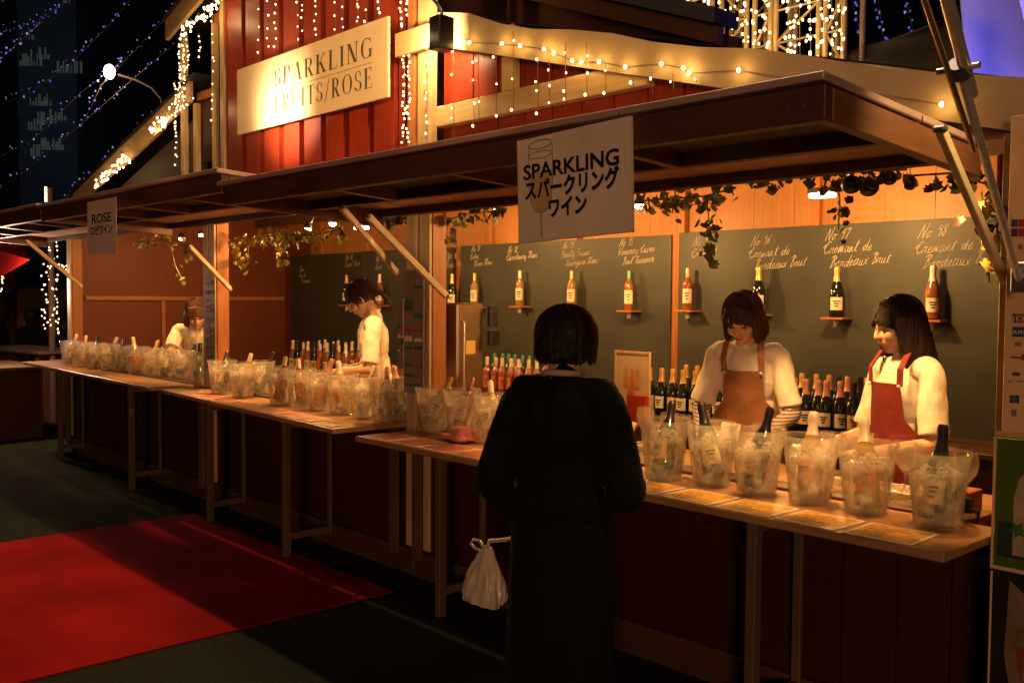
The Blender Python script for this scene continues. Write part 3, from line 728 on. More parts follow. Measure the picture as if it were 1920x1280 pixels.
seq = [('dk', 'dk_dark', 22, 150), ('am', 'amber', 14, 30), ('gr', 'green', 20, 120), ('ro', 'redw', 9, 40), ('ro', 'redw', 12, 170), ('ro', 'rosech', 10, 10), ('ro', 'whitch', 15, 70), ('wh', 'amber', 18, 30), ('ro', 'rose', 14, 150), ('dk', 'dk_pink', 20, 170)]
for i, px in enumerate((398, 437, 471, 508, 545, 583, 622, 664, 702, 730)):
    py = 742 + (px - 395) * (797 - 742) / (722 - 395) - 3
    if i == 9: py -= 6
    if i == 2: py -= 10
    bucket(i, px, py, .88, 'middle', seq[i], '%s from the left' % ORD[i])
seq = [('am', 'amber', 8, 20), ('am', 'amberg', 15, 60), ('dk', 'dk_dark', 15, 160), ('am', 'amber', 12, 20), ('dk', 'dk_dark', 24, 160), ('wh', 'whitch', 5, 90), ('am', 'amberg', 12, 30), ('dk', 'dk_pink', 18, 140), ('gr', 'green', 26, 20), ('gr', 'green', 20, 60)]
for i, px in enumerate((118, 143, 166, 189, 213, 240, 268, 296, 325, 356)):
    py = 686 + (px - 118) * (716 - 686) / (356 - 118)
    bucket(i + 2, px, py, .89, 'farthest', seq[i], '%s from the left' % ORD[i])

# ------------------------------------------------------------ things on the counters
MATG = plain('gold_print', (.62, .33, .06), .3, 0, .45, 38, .1, .7)
MATR = plain('red_print', (.62, .17, .08), .3, 0, .45, 30, .1, .7)
def mat_card(label, x0, x1, y0, y1, z, print_m, rz=0, group='menu cards laid on the counter'):
    o = MB().box((-(x1-x0)/2, -(y1-y0)/2, 0), ((x1-x0)/2, (y1-y0)/2, .0025)).build('menu_card', PAPER, None, bevel=.0008)
    o.location = ((x0+x1)/2, (y0+y1)/2, z + .0008); o.rotation_euler = (0, 0, rz); tag(o, label, 'menu card', group)
    MB().box((-(x1-x0)/2 + .012, -(y1-y0)/2 + .012, .0026), ((x1-x0)/2 - .012, (y1-y0)/2 - .012, .0031)).build('print', print_m, o)
    m = MB()
    for k in range(min(7, int((y1 - y0 - .05) / .026))):
        yy = -(y1-y0)/2 + .03 + k * .026
        m.box((-(x1-x0)/2 + .03, yy, .0032), (-(x1-x0)/2 + .03 + random.uniform(.06, .15), yy + .005, .0034))
    m.build('text_rows', INKG, o); return o
for i in range(7):
    xa_ = -1.30 - .247 * (i + 1)
    mat_card('gold printed menu card, %s from the right end of the nearest counter' % ORD[i], xa_, xa_ + .222, 2.832, 3.03, .86, MATG, random.uniform(-.03, .03))
for i in range(5):
    xa_ = -4.28 + .245 * i
    mat_card('red printed menu card, %s from the left end of the nearest counter' % ORD[i], xa_, xa_ + .225, 2.835, 3.04, .86, MATR, random.uniform(-.03, .03))
for i in range(9):
    xa_ = -4.53 - .255 * (i + 1); yy = 2.80 + (xa_ + 4.5) * -.063 + .012
    mat_card('red printed card, %s from the right on the middle counter' % ORD[i], xa_, xa_ + .232, yy, yy + .15, .88, MATR, -.06)
# pink cloth: folded, lumpy
me = baked(MB().ball((0, 0, .012), (.085, .055, .012)).ball((-.02, .02, .022), (.06, .045, .022)).ball((.03, -.01, .03), (.035, .04, .022)).cap((.02, -.03, .03), .012, (.07, -.045, .012), .01).cap((-.06, -.03, .012), .01, (.06, -.055, .012), .009), .005, 3, .006, 14)
o = mobj('folded_cloth', me, plain('pink_towel', (.62, .20, .19), .9, 0, .12, 20, .5)); q = atz(862, 826, .86); o.location = (q.x, q.y, .8635); o.scale = (1.7, 1.5, 1.5); tag(o, 'crumpled pink cloth on the nearest counter left of the customer', 'cloth')
# crumpled white towels / paper
def crumple(name, label, cat, loc, s, seed, rz=0):
    rnd = random.Random(seed); m = MB()
    for k in range(9):
        m.ball((rnd.uniform(-.09, .09), rnd.uniform(-.05, .05), .015 + rnd.random() * .04), (rnd.uniform(.03, .06), rnd.uniform(.02, .05), rnd.uniform(.012, .03)), Euler((rnd.random(), rnd.random(), rnd.random() * 3)).to_matrix())
    me = baked(m, .007, 1, .012, 18); o = mobj(name, me, WHITE); o.location = loc; o.scale = (s, s, s); o.rotation_euler = (0, 0, rz); tag(o, label, cat); return o
q = at(548, 712, 3.42); crumple('paper_towel', 'white paper towel heap behind the middle buckets, left of the standing woman', 'paper towel', (q.x, 3.46, .885), 1.3, 1)
q = at(590, 712, 3.42); crumple('paper_towel', 'second white paper towel heap next to the standing woman in the middle stall', 'paper towel', (q.x, 3.5, .885), 1.3, 5)
q = at(272, 660, 3.5); crumple('paper_towel', 'white crumpled paper behind the farthest row of buckets', 'paper towel', (q.x, 3.5, .90), 1.2, 9)
def stack(name, label, cat, loc, rz, sx, sy, n, m_):
    t = MB()
    for k in range(n):
        a = random.uniform(-.12, .12); M = Matrix.Rotation(a, 3, 'Z'); z0 = k * .006
        t.add([M @ Vector((x * sx, y * sy, z0 + z)) for z in (0, .0045) for x, y in ((-1,-1),(1,-1),(1,1),(-1,1))], [(3,2,1,0),(4,5,6,7),(0,1,5,4),(1,2,6,5),(2,3,7,6),(3,0,4,7)])
    o = t.build(name, m_); o.location = loc; o.rotation_euler = rz; tag(o, label, cat); return o
q = at(868, 716, 3.44); o = stack('paper_bag', 'white paper sheets propped up left of the customer behind the buckets', 'paper', (q.x, 3.46, .93), (.9, 0, .3), .09, .07, 4, WHITE)
q = at(1128, 728, 3.5); stack('paper_sheet', 'white slanted papers just right of the customer shoulder', 'paper', (q.x, 3.55, .94), (.8, .25, .2), .12, .09, 3, WHITE)
q = at(1385, 786, 3.42); stack('price_card', 'small cream card held up in front of the woman in tan apron', 'card', (q.x, 3.36, 1.05), (1.2, 0, .3), .04, .035, 1, WHITE)
# menu frame with gold bottles picture
q0 = at(1150, 655, 4.6); q1 = at(1215, 655, 4.6); zb = .815
t = thing('framed_menu', 'upright framed menu with orange bottle pictures right of the customer head', 'menu stand', ((q0.x + q1.x) / 2, 4.62, .805)); w2 = (q1.x - q0.x) / 2; hh = q0.z - .81
MB().box((-w2, 0, 0), (w2, .012, hh)).build('panel', plain('menu_paper', (.62, .45, .27), .4), t, bevel=.002)
for a_, b_ in (((-w2, -.008, 0), (w2, -.001, .015)), ((-w2, -.008, hh - .015), (w2, -.001, hh)), ((-w2, -.008, .016), (-w2 + .012, -.001, hh - .016)), ((w2 - .012, -.008, .016), (w2, -.001, hh - .016))):
    MB().box(a_, b_).build('frame_edge', CREAMZ, t)
for k, (bx, bz_, hs) in enumerate(((-.05, .24, .14), (.0, .20, .15), (.045, .23, .12), (-.02, .14, .1))):
    m = MB(); m.poly([(bx - .018, bz_), (bx + .018, bz_), (bx + .018, bz_ + hs * .6), (bx + .007, bz_ + hs * .75), (bx + .007, bz_ + hs), (bx - .007, bz_ + hs), (bx - .007, bz_ + hs * .75), (bx - .018, bz_ + hs * .6)], -.004 - .0006 * k, -.0015); m.build('bottle_picture', LABO if k % 2 else GOLD, t)
MB().box((w2 * .1, -.06, .0), (w2 * 1.1, -.02, hh * .42)).build('red_leaflet', plain('red_leaflet', (.45, .04, .02), .35, bump=.2), t)
MB().box((-w2 * .8, .012, 0), (w2 * .8, .20, .01)).build('foot', BLK, t)
MB().box((-.05, .0, -.005 + .005), (.05, .16, .004)).build('stand', BLK, t)
# brown cabinet with note
q = at(832, 565, 3.58)
t = thing('cabinet', 'tall brown metal cabinet with a yellow note, behind the paired wooden posts', 'cabinet', (-4.49, 3.66, .86))
MB().box((-.115, -.09, .002), (.10, .11, .70)).build('body', BROWNM, t, bevel=.012)
MB().box((.1005, -.075, .03), (.106, .095, .67)).build('door', BROWNM, t, bevel=.002)
MB().box((.1065, -.03, .40), (.108, .04, .48)).build('note', plain('yellow_note', (.75, .48, .10), .8), t)
MB().tube([(.107, -.06, .12), (.125, -.06, .14), (.125, -.06, .58), (.107, -.06, .60)], .006).build('handle', CHROME, t, True)
t = thing('card_terminal', 'small black wall phone on the post right of the brown cabinet', 'terminal', (-4.36, 3.80, 1.42))
MB().box((0, -.03, 0), (.035, .03, .12)).build('body', BLK, t, bevel=.004)
MB().box((.005, -.035, -.11), (.045, .035, -.02)).build('cradle', BLK, t, bevel=.004)
# brown box with cable at right
q = at(1828, 905, 3.6)
t = thing('wooden_box', 'low brown box at the right end of the nearest counter', 'box', (q.x, 3.42, .86))
MB().box((-.07, -.05, .0), (.06, .10, .075)).build('body', BRNZ, t, bevel=.003)
MB().box((-.065, -.053, .02), (.055, -.0505, .07)).build('front', BLK, t)
m = MB(); pts = [at(1790, 925, 3.3) , at(1800, 912, 3.3), at(1812, 925, 3.28), at(1815, 950, 3.25), at(1835, 962, 3.22)]
m.tube(pts, .007, 8); o = m.build('power_cable', BLK, None, True); m = MB(); m.box(tuple(pts[3] - Vector((.014, .014, .02))), tuple(pts[3] + Vector((.014, .014, .03)))); m.build('plug', BLK, o, bevel=.003); tag(o, 'short black cable with plug lying at the right end of the nearest counter', 'cable')
# glasses
gp = thing('wine_glass', None, 'wine glass'); MB().lathe([(0, 0), (.034, .0), (.034, .003), (.005, .008), (.0035, .02), (.0035, .085), (.012, .095), (.032, .12), (.038, .15), (.034, .185), (.0328, .185), (.0365, .15), (.0305, .122), (.010, .099), (0, .097)], 20).build('bowl_and_stem', GLASS, gp, True)
index_kids(gp)
gl = [(1790, 3.24, 'wine glass standing right behind the last ice bucket'), (1812, 3.30, 'rightmost wine glass, behind the brown box corner'), (1745, 3.42, 'wine glass behind the neck of the last green bottle'), (1650, 3.40, 'wine glass between the last two buckets'), (1340, 3.44, 'wine glass between the second and third bucket'), (1425, 3.46, 'wine glass right of the price card'), (770, 3.42, 'wine glass at the foot of the sticker strip'), (820, 3.46, 'wine glass below the brown cabinet'), (1770, 3.34, 'wine glass left of the tallest glass at the right end'), (1700, 3.36, 'wine glass in front of the woman in red apron'), (1560, 3.36, 'wine glass between the fourth and fifth bucket'), (1545, 3.44, 'second wine glass between the fourth and fifth bucket, set farther back'), (1455, 3.38, 'wine glass left of the fourth bucket'), (1280, 3.44, 'wine glass beside the price card'), (1255, 3.38, 'wine glass behind the first bucket right of the customer'), (905, 3.4, 'wine glass behind the orange bucket left of the customer'), (885, 3.5, 'wine glass left of the customer beside the white papers'), (1210, 3.55, 'wine glass in front of the framed menu')]
for i, (px, y, lab) in enumerate(gl):
    o = gp if i == 0 else copy_tree(gp); q = at(px, 800, y); o.location = (q.x, y, .873 if y < 3.4 else .861); o.scale = (1.15, 1.15, 1.2); tag(o, lab, group='wine glasses on the counter')
def tumbler(px, y, lab, m_, z=.861, h=.14, r=.045):
    t = thing('plastic_jug', lab, 'jug', (at(px, 800, y).x, y, z))
    MB().lathe([(0, .003), (r * .8, 0), (r, h), (r * 1.08, h + .004), (r * .95, h), (r * .77, .006), (0, .006)], 20).build('shell', CLEAR, t, True)
    MB().lathe([(0, .008), (r * .75, .008), (r * .88, h * .6), (0, h * .6)], 20).build('drink', m_, t, True)
tumbler(1608, 3.62, 'clear jug with orange drink beside the woman in red apron', GLA, .861, .2, .062)
tumbler(1240, 3.62, 'small clear jug with amber drink right of the framed menu', GLA)
tumbler(650, 3.5, 'clear jug in front of the standing woman in the middle stall', GLA, .885, .18, .05)
# trays of glasses/white things on the inner counter
for (px, y, lab) in ((1560, 3.62, 'white tray of ice behind the fourth and fifth bucket'), (1690, 3.52, 'white tray of ice in front of the woman in red apron'), (1230, 3.66, 'white tray right of the customer')):
    q = at(px, 830, y); t = thing('serving_tray', lab, 'tray', (q.x, y, .861))
    MB().box((-.12, -.08, 0), (.12, .08, .008)).box((-.12, -.08, .0075), (-.112, .08, .03)).box((.112, -.08, .0075), (.12, .08, .03)).box((-.12, .072, .0075), (.12, .08, .03)).box((-.12, -.08, .0075), (.12, -.072, .03)).build('pan', WHITE, t, bevel=.002)
    m = MB(); rnd = random.Random(px)
    for k in range(26): m.ball((rnd.uniform(-.09, .09), rnd.uniform(-.055, .055), .02 + rnd.random() * .015), rnd.uniform(.009, .015), None, 6, 4)
    tag(m.build('ice', ICE, t), kind='stuff')
# ------------------------------------------------------------ people
def M4(loc, rx=0, rz=0): return Matrix.Translation(loc) @ Matrix.Rotation(rz, 4, 'Z') @ Matrix.Rotation(rx, 4, 'X')
def strands(Hn, style, me, hairm, t, rnd):
    """hair: the cap volume plus a few hundred fine locks running from the crown down over it"""
    m = MB(); m.add([v.co.copy() for v in me.vertices], [tuple(p.vertices) for p in me.polygons])
    wide = style == 'wide'; ax, ay, az = (.112, .121, .104) if wide else (.090, .102, .091); cz = .030 if wide else .036
    low = {'wide': -.070, 'short': -.095, 'bob': -.10, 'long': -.30, 'tied': -.03}[style]; tw = .97 if wide else 1.12
    for i in range(300):
        a = R(rnd.uniform(-180, 180)); front = abs(math.degrees(a) + 90) < (0 if wide else 52)
        b0 = rnd.uniform(.02, .5); dr = rnd.uniform(.99, 1.05); pts = []; lf = .046 + rnd.uniform(-.014, .006) if front else low + rnd.uniform(-.012, .02)
        for k in range(6):
            e = PI/2 - b0 - (PI/2 - b0) * k / 5
            p = Vector((ax * dr * math.cos(e) * math.cos(a + .04 * k), .026 + ay * dr * math.cos(e) * math.sin(a + .04 * k), cz + az * dr * math.sin(e)))
            if p.z > lf: pts.append(p)
        if not front:
            q = pts[-1]; n_ = 5
            for k in range(1, n_ + 1):
                u = k / n_; pts.append(Vector((q.x * (1 + (tw - 1) * u) + rnd.uniform(-.002, .002), .026 + (q.y - .026) * (1 + .04 * u), q.z + (lf - q.z) * u)))
        if len(pts) > 1:
            n_ = len(pts); m.tube([Hn @ p for p in pts], [.0026 * (1 - .7 * k / (n_ - 1)) for k in range(n_)], 4)
    o = m.build('hair', hairm, t, True); bpy.data.meshes.remove(me); return o
class Fig:
    def __init__(s, T): s.m = MB(); s.T = T
    def b(s, c, r, M=None):
        Q = s.T.to_3x3() @ (M or Matrix.Identity(3)); s.m.ball(s.T @ Vector(c), r, Q); return s
    def c(s, p, r0, q, r1): s.m.cap(s.T @ Vector(p), r0, s.T @ Vector(q), r1); return s
def hand(m, wrist, d, side, curl=.6):
    """palm, four fingers, thumb; d = direction of the forearm, side = +1/-1 thumb side"""
    wrist = Vector(wrist); d = Vector(d).normalized(); dn = Vector((0, 0, -1)); sd = d.cross(dn).normalized() * side
    dn = sd.cross(d).normalized(); dn = dn if dn.z < 0 else -dn
    pc = wrist + d * .045
    M = Matrix((sd, dn, d)).transposed(); m.ball(pc, (.037, .016, .05), M)
    for k, ln in enumerate((.068, .078, .072, .055)):
        b0 = pc + d * .038 + sd * (.027 - k * .018); a1 = (d + dn * curl * .4).normalized(); a2 = (d + dn * curl * 1.6).normalized(); a3 = (d * .4 + dn * curl * 2).normalized()
        p1 = b0 + a1 * ln * .45; p2 = p1 + a2 * ln * .32; p3 = p2 + a3 * ln * .25
        m.cap(b0, .0088, p1, .0082).cap(p1, .0082, p2, .0076).cap(p2, .0076, p3, .0068)
    b0 = pc - d * .02 + sd * .03; p1 = b0 + (sd * .8 + d * .6 + dn * .3).normalized() * .035; p2 = p1 + (d + dn * .5 + sd * .1).normalized() * .03
    m.cap(b0, .012, p1, .0095).cap(p1, .0095, p2, .008)
def person(label, headpos, rz, floor, lean=10, nod=25, turn=0, arms=None, hair='bob', hairm=None, shirt=None, trouser=None, apron=None, longsleeve=None, bulky=1.0, group=None, gaze=0):
    base_head = Vector((0, -.02, 1.50))
    Lr = Matrix.Translation((0, 0, .92)) @ Matrix.Rotation(R(lean), 4, 'X') @ Matrix.Translation((0, 0, -.92))
    hc = Lr @ base_head; Hn = Matrix.Translation(Lr @ Vector((0, .0, 1.42))) @ Matrix.Rotation(R(turn), 4, 'Z') @ Matrix.Rotation(R(lean * .4 + nod), 4, 'X') @ Matrix.Translation((0, -.02, .085))
    hloc = Hn @ Vector((0, 0, 0))
    s = (headpos[2] - floor) / hloc.z
    rot = Matrix.Rotation(rz, 3, 'Z'); off = rot @ (hloc * s)
    t = thing('person', label, 'person', (headpos[0] - off.x, headpos[1] - off.y, floor), rz, group); t.scale = (s, s, s)
    # --- body, one continuous skin surface
    F = Fig(Lr); k = bulky
    F.b((0, 0, 1.20), (.145, .088, .17)).b((0, 0, 1.02), (.125, .085, .15)).b((0, .01, .90), (.15, .10, .12))
    F.c((-.11, 0, 1.31), .036, (.11, 0, 1.31), .036).c((0, .01, 1.34), .055, (0, 0, 1.42), .046)
    G = Fig(Matrix.Identity(4)); G.m = F.m
    G.m.cap(Lr @ Vector((0, 0, 1.40)), .046, Hn @ Vector((0, .02, -.06)), .044)
    H = Fig(Hn); H.m = F.m
    H.b((0, .018, .028), (.072, .090, .084)).b((0, -.022, -.035), (.056, .062, .062)).b((0, -.045, -.08), (.028, .030, .026))
    H.b((.034, -.052, -.022), (.026, .026, .026)).b((-.034, -.052, -.022), (.026, .026, .026)).b((0, -.062, .035), (.052, .022, .03))
    H.c((0, -.078, .018), .007, (0, -.098, -.02), .0105).b((.011, -.088, -.024), (.008, .008, .006)).b((-.011, -.088, -.024), (.008, .008, .006))
    H.b((.076, .012, -.008), (.010, .020, .030)).b((-.076, .012, -.008), (.010, .020, .030)).b((0, -.078, -.052), (.020, .010, .010))
    for side, (el, wr, hd) in zip((1, -1), arms):
        sh = Lr @ Vector((side * .150, 0, 1.295)); el = Vector(el); wr = Vector(wr)
        G.m.cap(sh, .046, el, .036).cap(el, .036, wr, .025)
        hand(G.m, wr, hd, -side)
    for side in (1, -1):
        G.m.cap((side * .085, .01, .88), .078, (side * .09, .0, .48), .052).cap((side * .09, 0, .48), .05, (side * .09, .02, .09), .034).cap((side * .09, .02, .06), .034, (side * .095, -.12, .04), .03)
    mobj('body', baked(F.m, .0055, 5), SKIN, t)
    # --- face
    def piece(name, mat_, shapes):
        Q = Fig(Hn); [Q.b(*x) if len(x) == 2 else Q.c(*x) for x in shapes]; o = Q.m.build(name, mat_, t, True); return o
    for sx in (1, -1):
        piece('eye', INK, [((sx * .030, -.0735, .006), (.0125, .006, .0032))])
        piece('eyebrow', hairm, [((sx * .018, -.083, .030), .0022, (sx * .042, -.073, .031), .0018)])
    piece('mouth', LIP, [((-.017, -.081, -.049), .0032, (0, -.0875, -.0525), .0042), ((0, -.0875, -.0525), .0042, (.017, -.081, -.049), .0032)])
    # --- hair
    Q = Fig(Hn); rnd = random.Random(hash(label) % 1000 if False else len(label))
    Q.b((0, .026, .036), (.086, .098, .088))
    if hair == 'wide':
        Q.b((0, .030, .028), (.110, .118, .100)).b((0, .035, -.020), (.118, .115, .070))
        for i in range(44):
            a = R(-34 + i * 248 / 43); x, y = .098 * math.cos(a), .028 + .100 * math.sin(a)
            Q.c((x, y, .0), .018, (x * .98, .028 + (y - .028) * .96, -.056 - rnd.uniform(0, .022)), .008)
    if hair in ('bob', 'short'):
        low = -.075 if hair == 'short' else -.085
        for i in range(34):
            a = R(-38 + i * 256 / 33) # from front-left round the back to front-right
            x, y = .080 * math.cos(a), .025 + .088 * math.sin(a)
            Q.c((x, y, .03), .018, (x * 1.10, .025 + (y - .025) * 1.08, low - rnd.uniform(0, .022)), .014)
        Q.b((0, .05, -.02), (.085, .075, .07))
    if hair == 'long':
        for i in range(36):
            a = R(-32 + i * 244 / 35); x, y = .080 * math.cos(a), .025 + .088 * math.sin(a)
            ln = -.27 - rnd.uniform(0, .05)
            x2 = x * 1.12; y2 = .02 + (y - .025) * 1.0
            Q.c((x, y, .03), .017, (x * 1.12, y * 1.05, -.10), .016); Q.c((x * 1.12, y * 1.05, -.10), .016, (x2, y2 + .0, ln), .009)
    if hair == 'tied':
        Q.b((0, .105, .0), (.035, .04, .045)); 
        for i in range(5): Q.c((0, .13, .0), .02, (rnd.uniform(-.03, .03), .15, -.10 - rnd.uniform(0, .05)), .008)
        for sx in (1, -1): Q.c((sx * .074, -.02, .03), .010, (sx * .080, -.035, -.06), .004)
    if hair != 'wide':
        nb = 15
        for i in range(nb):
            u = -1 + 2 * i / (nb - 1); x = u * .062
            Q.c((x * .8, -.045, .098 - abs(u) * .02), .014, (x * 1.08 + rnd.uniform(-.004, .004), -.088 + abs(u) ** 2 * .03, .046 + rnd.uniform(-.008, .008) - abs(u) * .03), .0055)
    me = baked(Q.m, .0035, 1, .0045, 75, (1, 1, .10)); strands(Hn, hair, me, hairm, t, rnd)
    # --- clothes
    F = Fig(Lr); G = Fig(Matrix.Identity(4)); G.m = F.m
    F.b((0, 0, 1.20), (.146 * k, .106 * k, .18)).b((0, 0, 1.02), (.142 * k, .106 * k, .16)).c((-.118 * k, 0, 1.315), .058 * k, (.118 * k, 0, 1.315), .058 * k)
    F.b((0, .005, .92), (.170 * k, .122 * k, .10)).c((0, .012, 1.345), .062, (0, .006, 1.385), .054)
    for side, (el, wr, hd) in zip((1, -1), arms):
        sh = Lr @ Vector((side * .150 * (1 + (k - 1) * .25), 0, 1.30 - (k - 1) * .16)); el = Vector(el); wr = Vector(wr)
        if longsleeve == 'shirt': G.m.cap(sh, .068 * k, el, .060 * k).cap(el, .060 * k, wr, .040 * k)
        else: G.m.tube([sh, sh.lerp(el, .5), sh.lerp(el, .86)], [.052, .055, .059], 16); G.m.ball(sh, .052)
    mobj('top', baked(F.m, .006, 2, .011 if k < 1.1 else .015, 13 if k < 1.1 else 10, (1, 1, .5)), shirt, t)
    if longsleeve and longsleeve != 'shirt':
        for side, (el, wr, hd) in zip((1, -1), arms):
            sh = Lr @ Vector((side * .150, 0, 1.295)); el = Vector(el); wr = Vector(wr)
            m = MB(); m.cap(sh.lerp(el, .6), .044, el, .043).cap(el, .043, wr, .033)
            mobj('striped_sleeve', baked(m, .006, 2, .004, 20), longsleeve, t)
    m = MB()
    if trouser[1] == 'skirt':
        m.lathe([(.165, .98), (.19, .85), (.20, .55), (.215, .18), (.20, .17), (.15, .85)], 72); me_o = m
        for v in range(len(m.v)): x, y, z = m.v[v]; pl = 1 + .045 * max(0, 1 - z) * math.sin(math.atan2(y, x) * 9 + z * 2); m.v[v] = (x * .98 * pl, y * .74 * pl, z)
        m.build('skirt', trouser[0], t, True)
        m = MB()
        for side in (1, -1): m.cap((side * .09, .03, .045), .042, (side * .10, -.13, .035), .036)
        mobj('shoes', baked(m, .007, 2), BLK, t)
    else:
        m.ball((0, .005, .90), (.165, .118, .12))
        for side in (1, -1): m.cap((side * .085, .01, .86), .092, (side * .09, 0, .48), .07).cap((side * .09, 0, .48), .07, (side * .09, .02, .12), .06)
        mobj('trousers', baked(m, .009, 3, .006, 8), trouser[0], t)
    if apron:
        # bib and skirt: a thick curved sheet in front of the torso
        m = MB(); rows = [(1.27, .50), (1.22, .54), (1.12, .60), (1.04, 1.05), (.98, 1.25), (.85, 1.3), (.65, 1.25), (.5, 1.2)]; n = 14; vs = []
        for off_ in (.0, .006):
            for z, aw in rows:
                ra, rb = (.172, .120) if z > 1.0 else (.182, .138)
                for i in range(n + 1):
                    a = -PI/2 - aw + 2 * aw * i / n; q = Vector(((ra + off_) * math.cos(a), (rb + off_) * math.sin(a) - .003 * math.sin(a * 9 + z * 14), z)); vs.append(Lr @ q if z > .92 else Lr @ Vector((q.x, q.y, .92)) + Vector((0, 0, z - .92)))
        nr = len(rows); N = (n + 1) * nr; fs = []
        for l in (0, 1):
            for r_ in range(nr - 1):
                for i in range(n): a = l*N + r_*(n+1) + i; fs.append((a, a+1, a+n+2, a+n+1))
        for r_ in range(nr - 1):
            for i in (0, n): a = r_*(n+1) + i; fs.append((a, a+n+1, a+n+1+N, a+N))
        for i in range(n):
            for r_ in (0, nr - 1): a = r_*(n+1) + i; fs.append((a, a+1, a+1+N, a+N))
        m.add(vs, fs); ap = m.build('apron', apron, t, True)
        for sx in (1, -1):
            m = MB(); pts = [(sx * .085, -.112, 1.26), (sx * .088, -.108, 1.33), (sx * .080, -.055, 1.395), (sx * .06, .03, 1.40), (sx * .05, .10, 1.33)]
            pts = [Lr @ Vector(p) for p in pts]
            for a_, b_ in zip(pts[:-1], pts[1:]): m.bar(a_, b_, .026, .006, (sx * .2, -.7, .7))
            m.build('strap', apron, ap); m = MB(); m.ball(Lr @ Vector((sx * .085, -.118, 1.262)), .007); m.build('button', CHROME, ap, True)
    return t
# striped sleeve cloth
m, n, b = nt('striped_knit'); tc = n.nodes.new('ShaderNodeTexCoord'); wv = n.nodes.new('ShaderNodeTexWave'); wv.bands_direction = 'Z'; wv.inputs['Scale'].default_value = 22; wv.inputs['Distortion'].default_value = .6
n.links.new(tc.outputs['Object'], wv.inputs['Vector']); cr = n.nodes.new('ShaderNodeValToRGB'); cr.color_ramp.interpolation = 'CONSTANT'
cr.color_ramp.elements[0].color = (.50, .42, .34, 1); cr.color_ramp.elements[1].position = .5; cr.color_ramp.elements[1].color = (.16, .12, .10, 1)
n.links.new(wv.outputs[0], cr.inputs[0]); n.links.new(cr.outputs[0], b.inputs['Base Color']); b.inputs['Roughness'].default_value = .85; STRP = m
DRK = plain('dark_trouser', (.02, .018, .02), .9, 0, .2, 30, .3)
q = at(1392, 600, 3.80)
person('woman with brown bob in white tee, tan apron and striped sleeves, looking down', q, R(22), .05, 15, 27, -6,
       [((.215, -.11, 1.03), (.13, -.32, .95), (-.3, -.9, -.3)), ((-.215, -.11, 1.03), (-.15, -.33, .95), (.3, -.9, -.3))], 'short', HAIRB, WHITE, (DRK, 'trousers'), APB, STRP)
q = at(1680, 612, 3.80)
person('woman with long dark hair in white tee and dark red apron, smiling down', q, R(-22), .05, 4, 14, -14,
       [((.20, -.06, 1.02), (.06, -.28, .98), (-.8, -.6, -.1)), ((-.20, -.06, 1.02), (-.13, -.28, 1.0), (.3, -.9, -.1))], 'long', HAIRD, WHITE, (DRK, 'trousers'), APR)
q = at(676, 562, 3.70)
person('woman in plain white tee with tied dark hair, head bowed, standing in the middle stall', q, R(-32), .05, 5, 34, -10,
       [((.21, -.06, 1.03), (.08, -.29, 1.0), (-.7, -.7, -.1)), ((-.21, -.06, 1.03), (-.12, -.29, .98), (.3, -.9, -.1))], 'tied', HAIRB, WHITE, (DRK, 'trousers'))
q = at(369, 590, 3.62)
person('person in white top bending deep over the farthest buckets, half hidden by a post', q, R(66), .05, 52, 10, 0,
       [((.20, -.42, 1.00), (.10, -.52, .86), (0, -.8, -.5)), ((-.20, -.42, 1.00), (-.12, -.52, .86), (0, -.8, -.5))], 'short', HAIRL, WHITE, (DRK, 'trousers'))
q = at(1064, 642, 2.45)
CUST = person('customer seen from behind in loose black sweater and long dark skirt, short dark bob', q, R(203), .0, 4, 8, 8,
       [((.250, .03, 1.00), (.215, -.10, .82), (0, -.5, -.9)), ((-.250, .0, .98), (-.19, -.24, .97), (.3, -.9, 0))], 'wide', HAIRD, BLACKC, (BLACKC, 'skirt'), None, 'shirt', 1.20)
m = MB(); m.tube([Vector((.058 * math.cos(a), .012 + .056 * math.sin(a), 1.392 + .006 * math.sin(a))) for a in [2*PI*i/20 for i in range(21)]], .012, 8); m.build('shirt_collar', plain('grey_collar', (.42, .33, .27), .8), CUST, True)

# white carrier bag held by the customer
bm_ = Vector(at(910, 1072, 2.42)); CM = Matrix.Translation(CUST.location) @ Matrix.Rotation(R(203), 4, 'Z') @ Matrix.Scale(CUST.scale.x, 4); HB = CM @ Vector((.215, -.125, .745)) - bm_; HB = Vector((HB.x / 1.12, HB.y / 1.12, HB.z / 1.05))
t = thing('carrier_bag', 'white plastic carrier bag with knotted handle hanging at the customer left side', 'bag', tuple(bm_)); t.scale = (1.12, 1.12, 1.05)
m = MB(); prof = [(0.0, -.115), (.082, -.112), (.090, -.085), (.078, -.03), (.055, .03), (.030, .075), (.018, .095)]; n = 64; vs = []
prof = [tuple(a + (b - a) * j / 3 for a, b in zip(prof[i], prof[i + 1])) for i in range(6) for j in range(3)] + [prof[-1]]
for r, z in prof:
    for k2 in range(n):
        a = 2*PI*k2/n; rr = r * (1 + .08 * math.sin(a * 5 + z * 30) + .05 * math.sin(a * 13 - z * 20) + .16 * noise.noise(Vector((math.cos(a) * 3, math.sin(a) * 3, z * 12)))); vs.append((rr * math.cos(a) * 1.05 - .02 * (z > 0) * 0 + z * .10, rr * math.sin(a) * .62, z + .004 * math.sin(a * 3)))
m.add(vs, [(i*n+k2, i*n+(k2+1) % n, (i+1)*n+(k2+1) % n, (i+1)*n+k2) for i in range(len(prof)-1) for k2 in range(n)] + [tuple((len(prof)-1)*n + k2 for k2 in range(n))])
BAGM = plain('white_bag_film', (.66, .54, .42), .35, 0, .06, 12, .5, .5, 24); m.build('sack', BAGM, t, True)
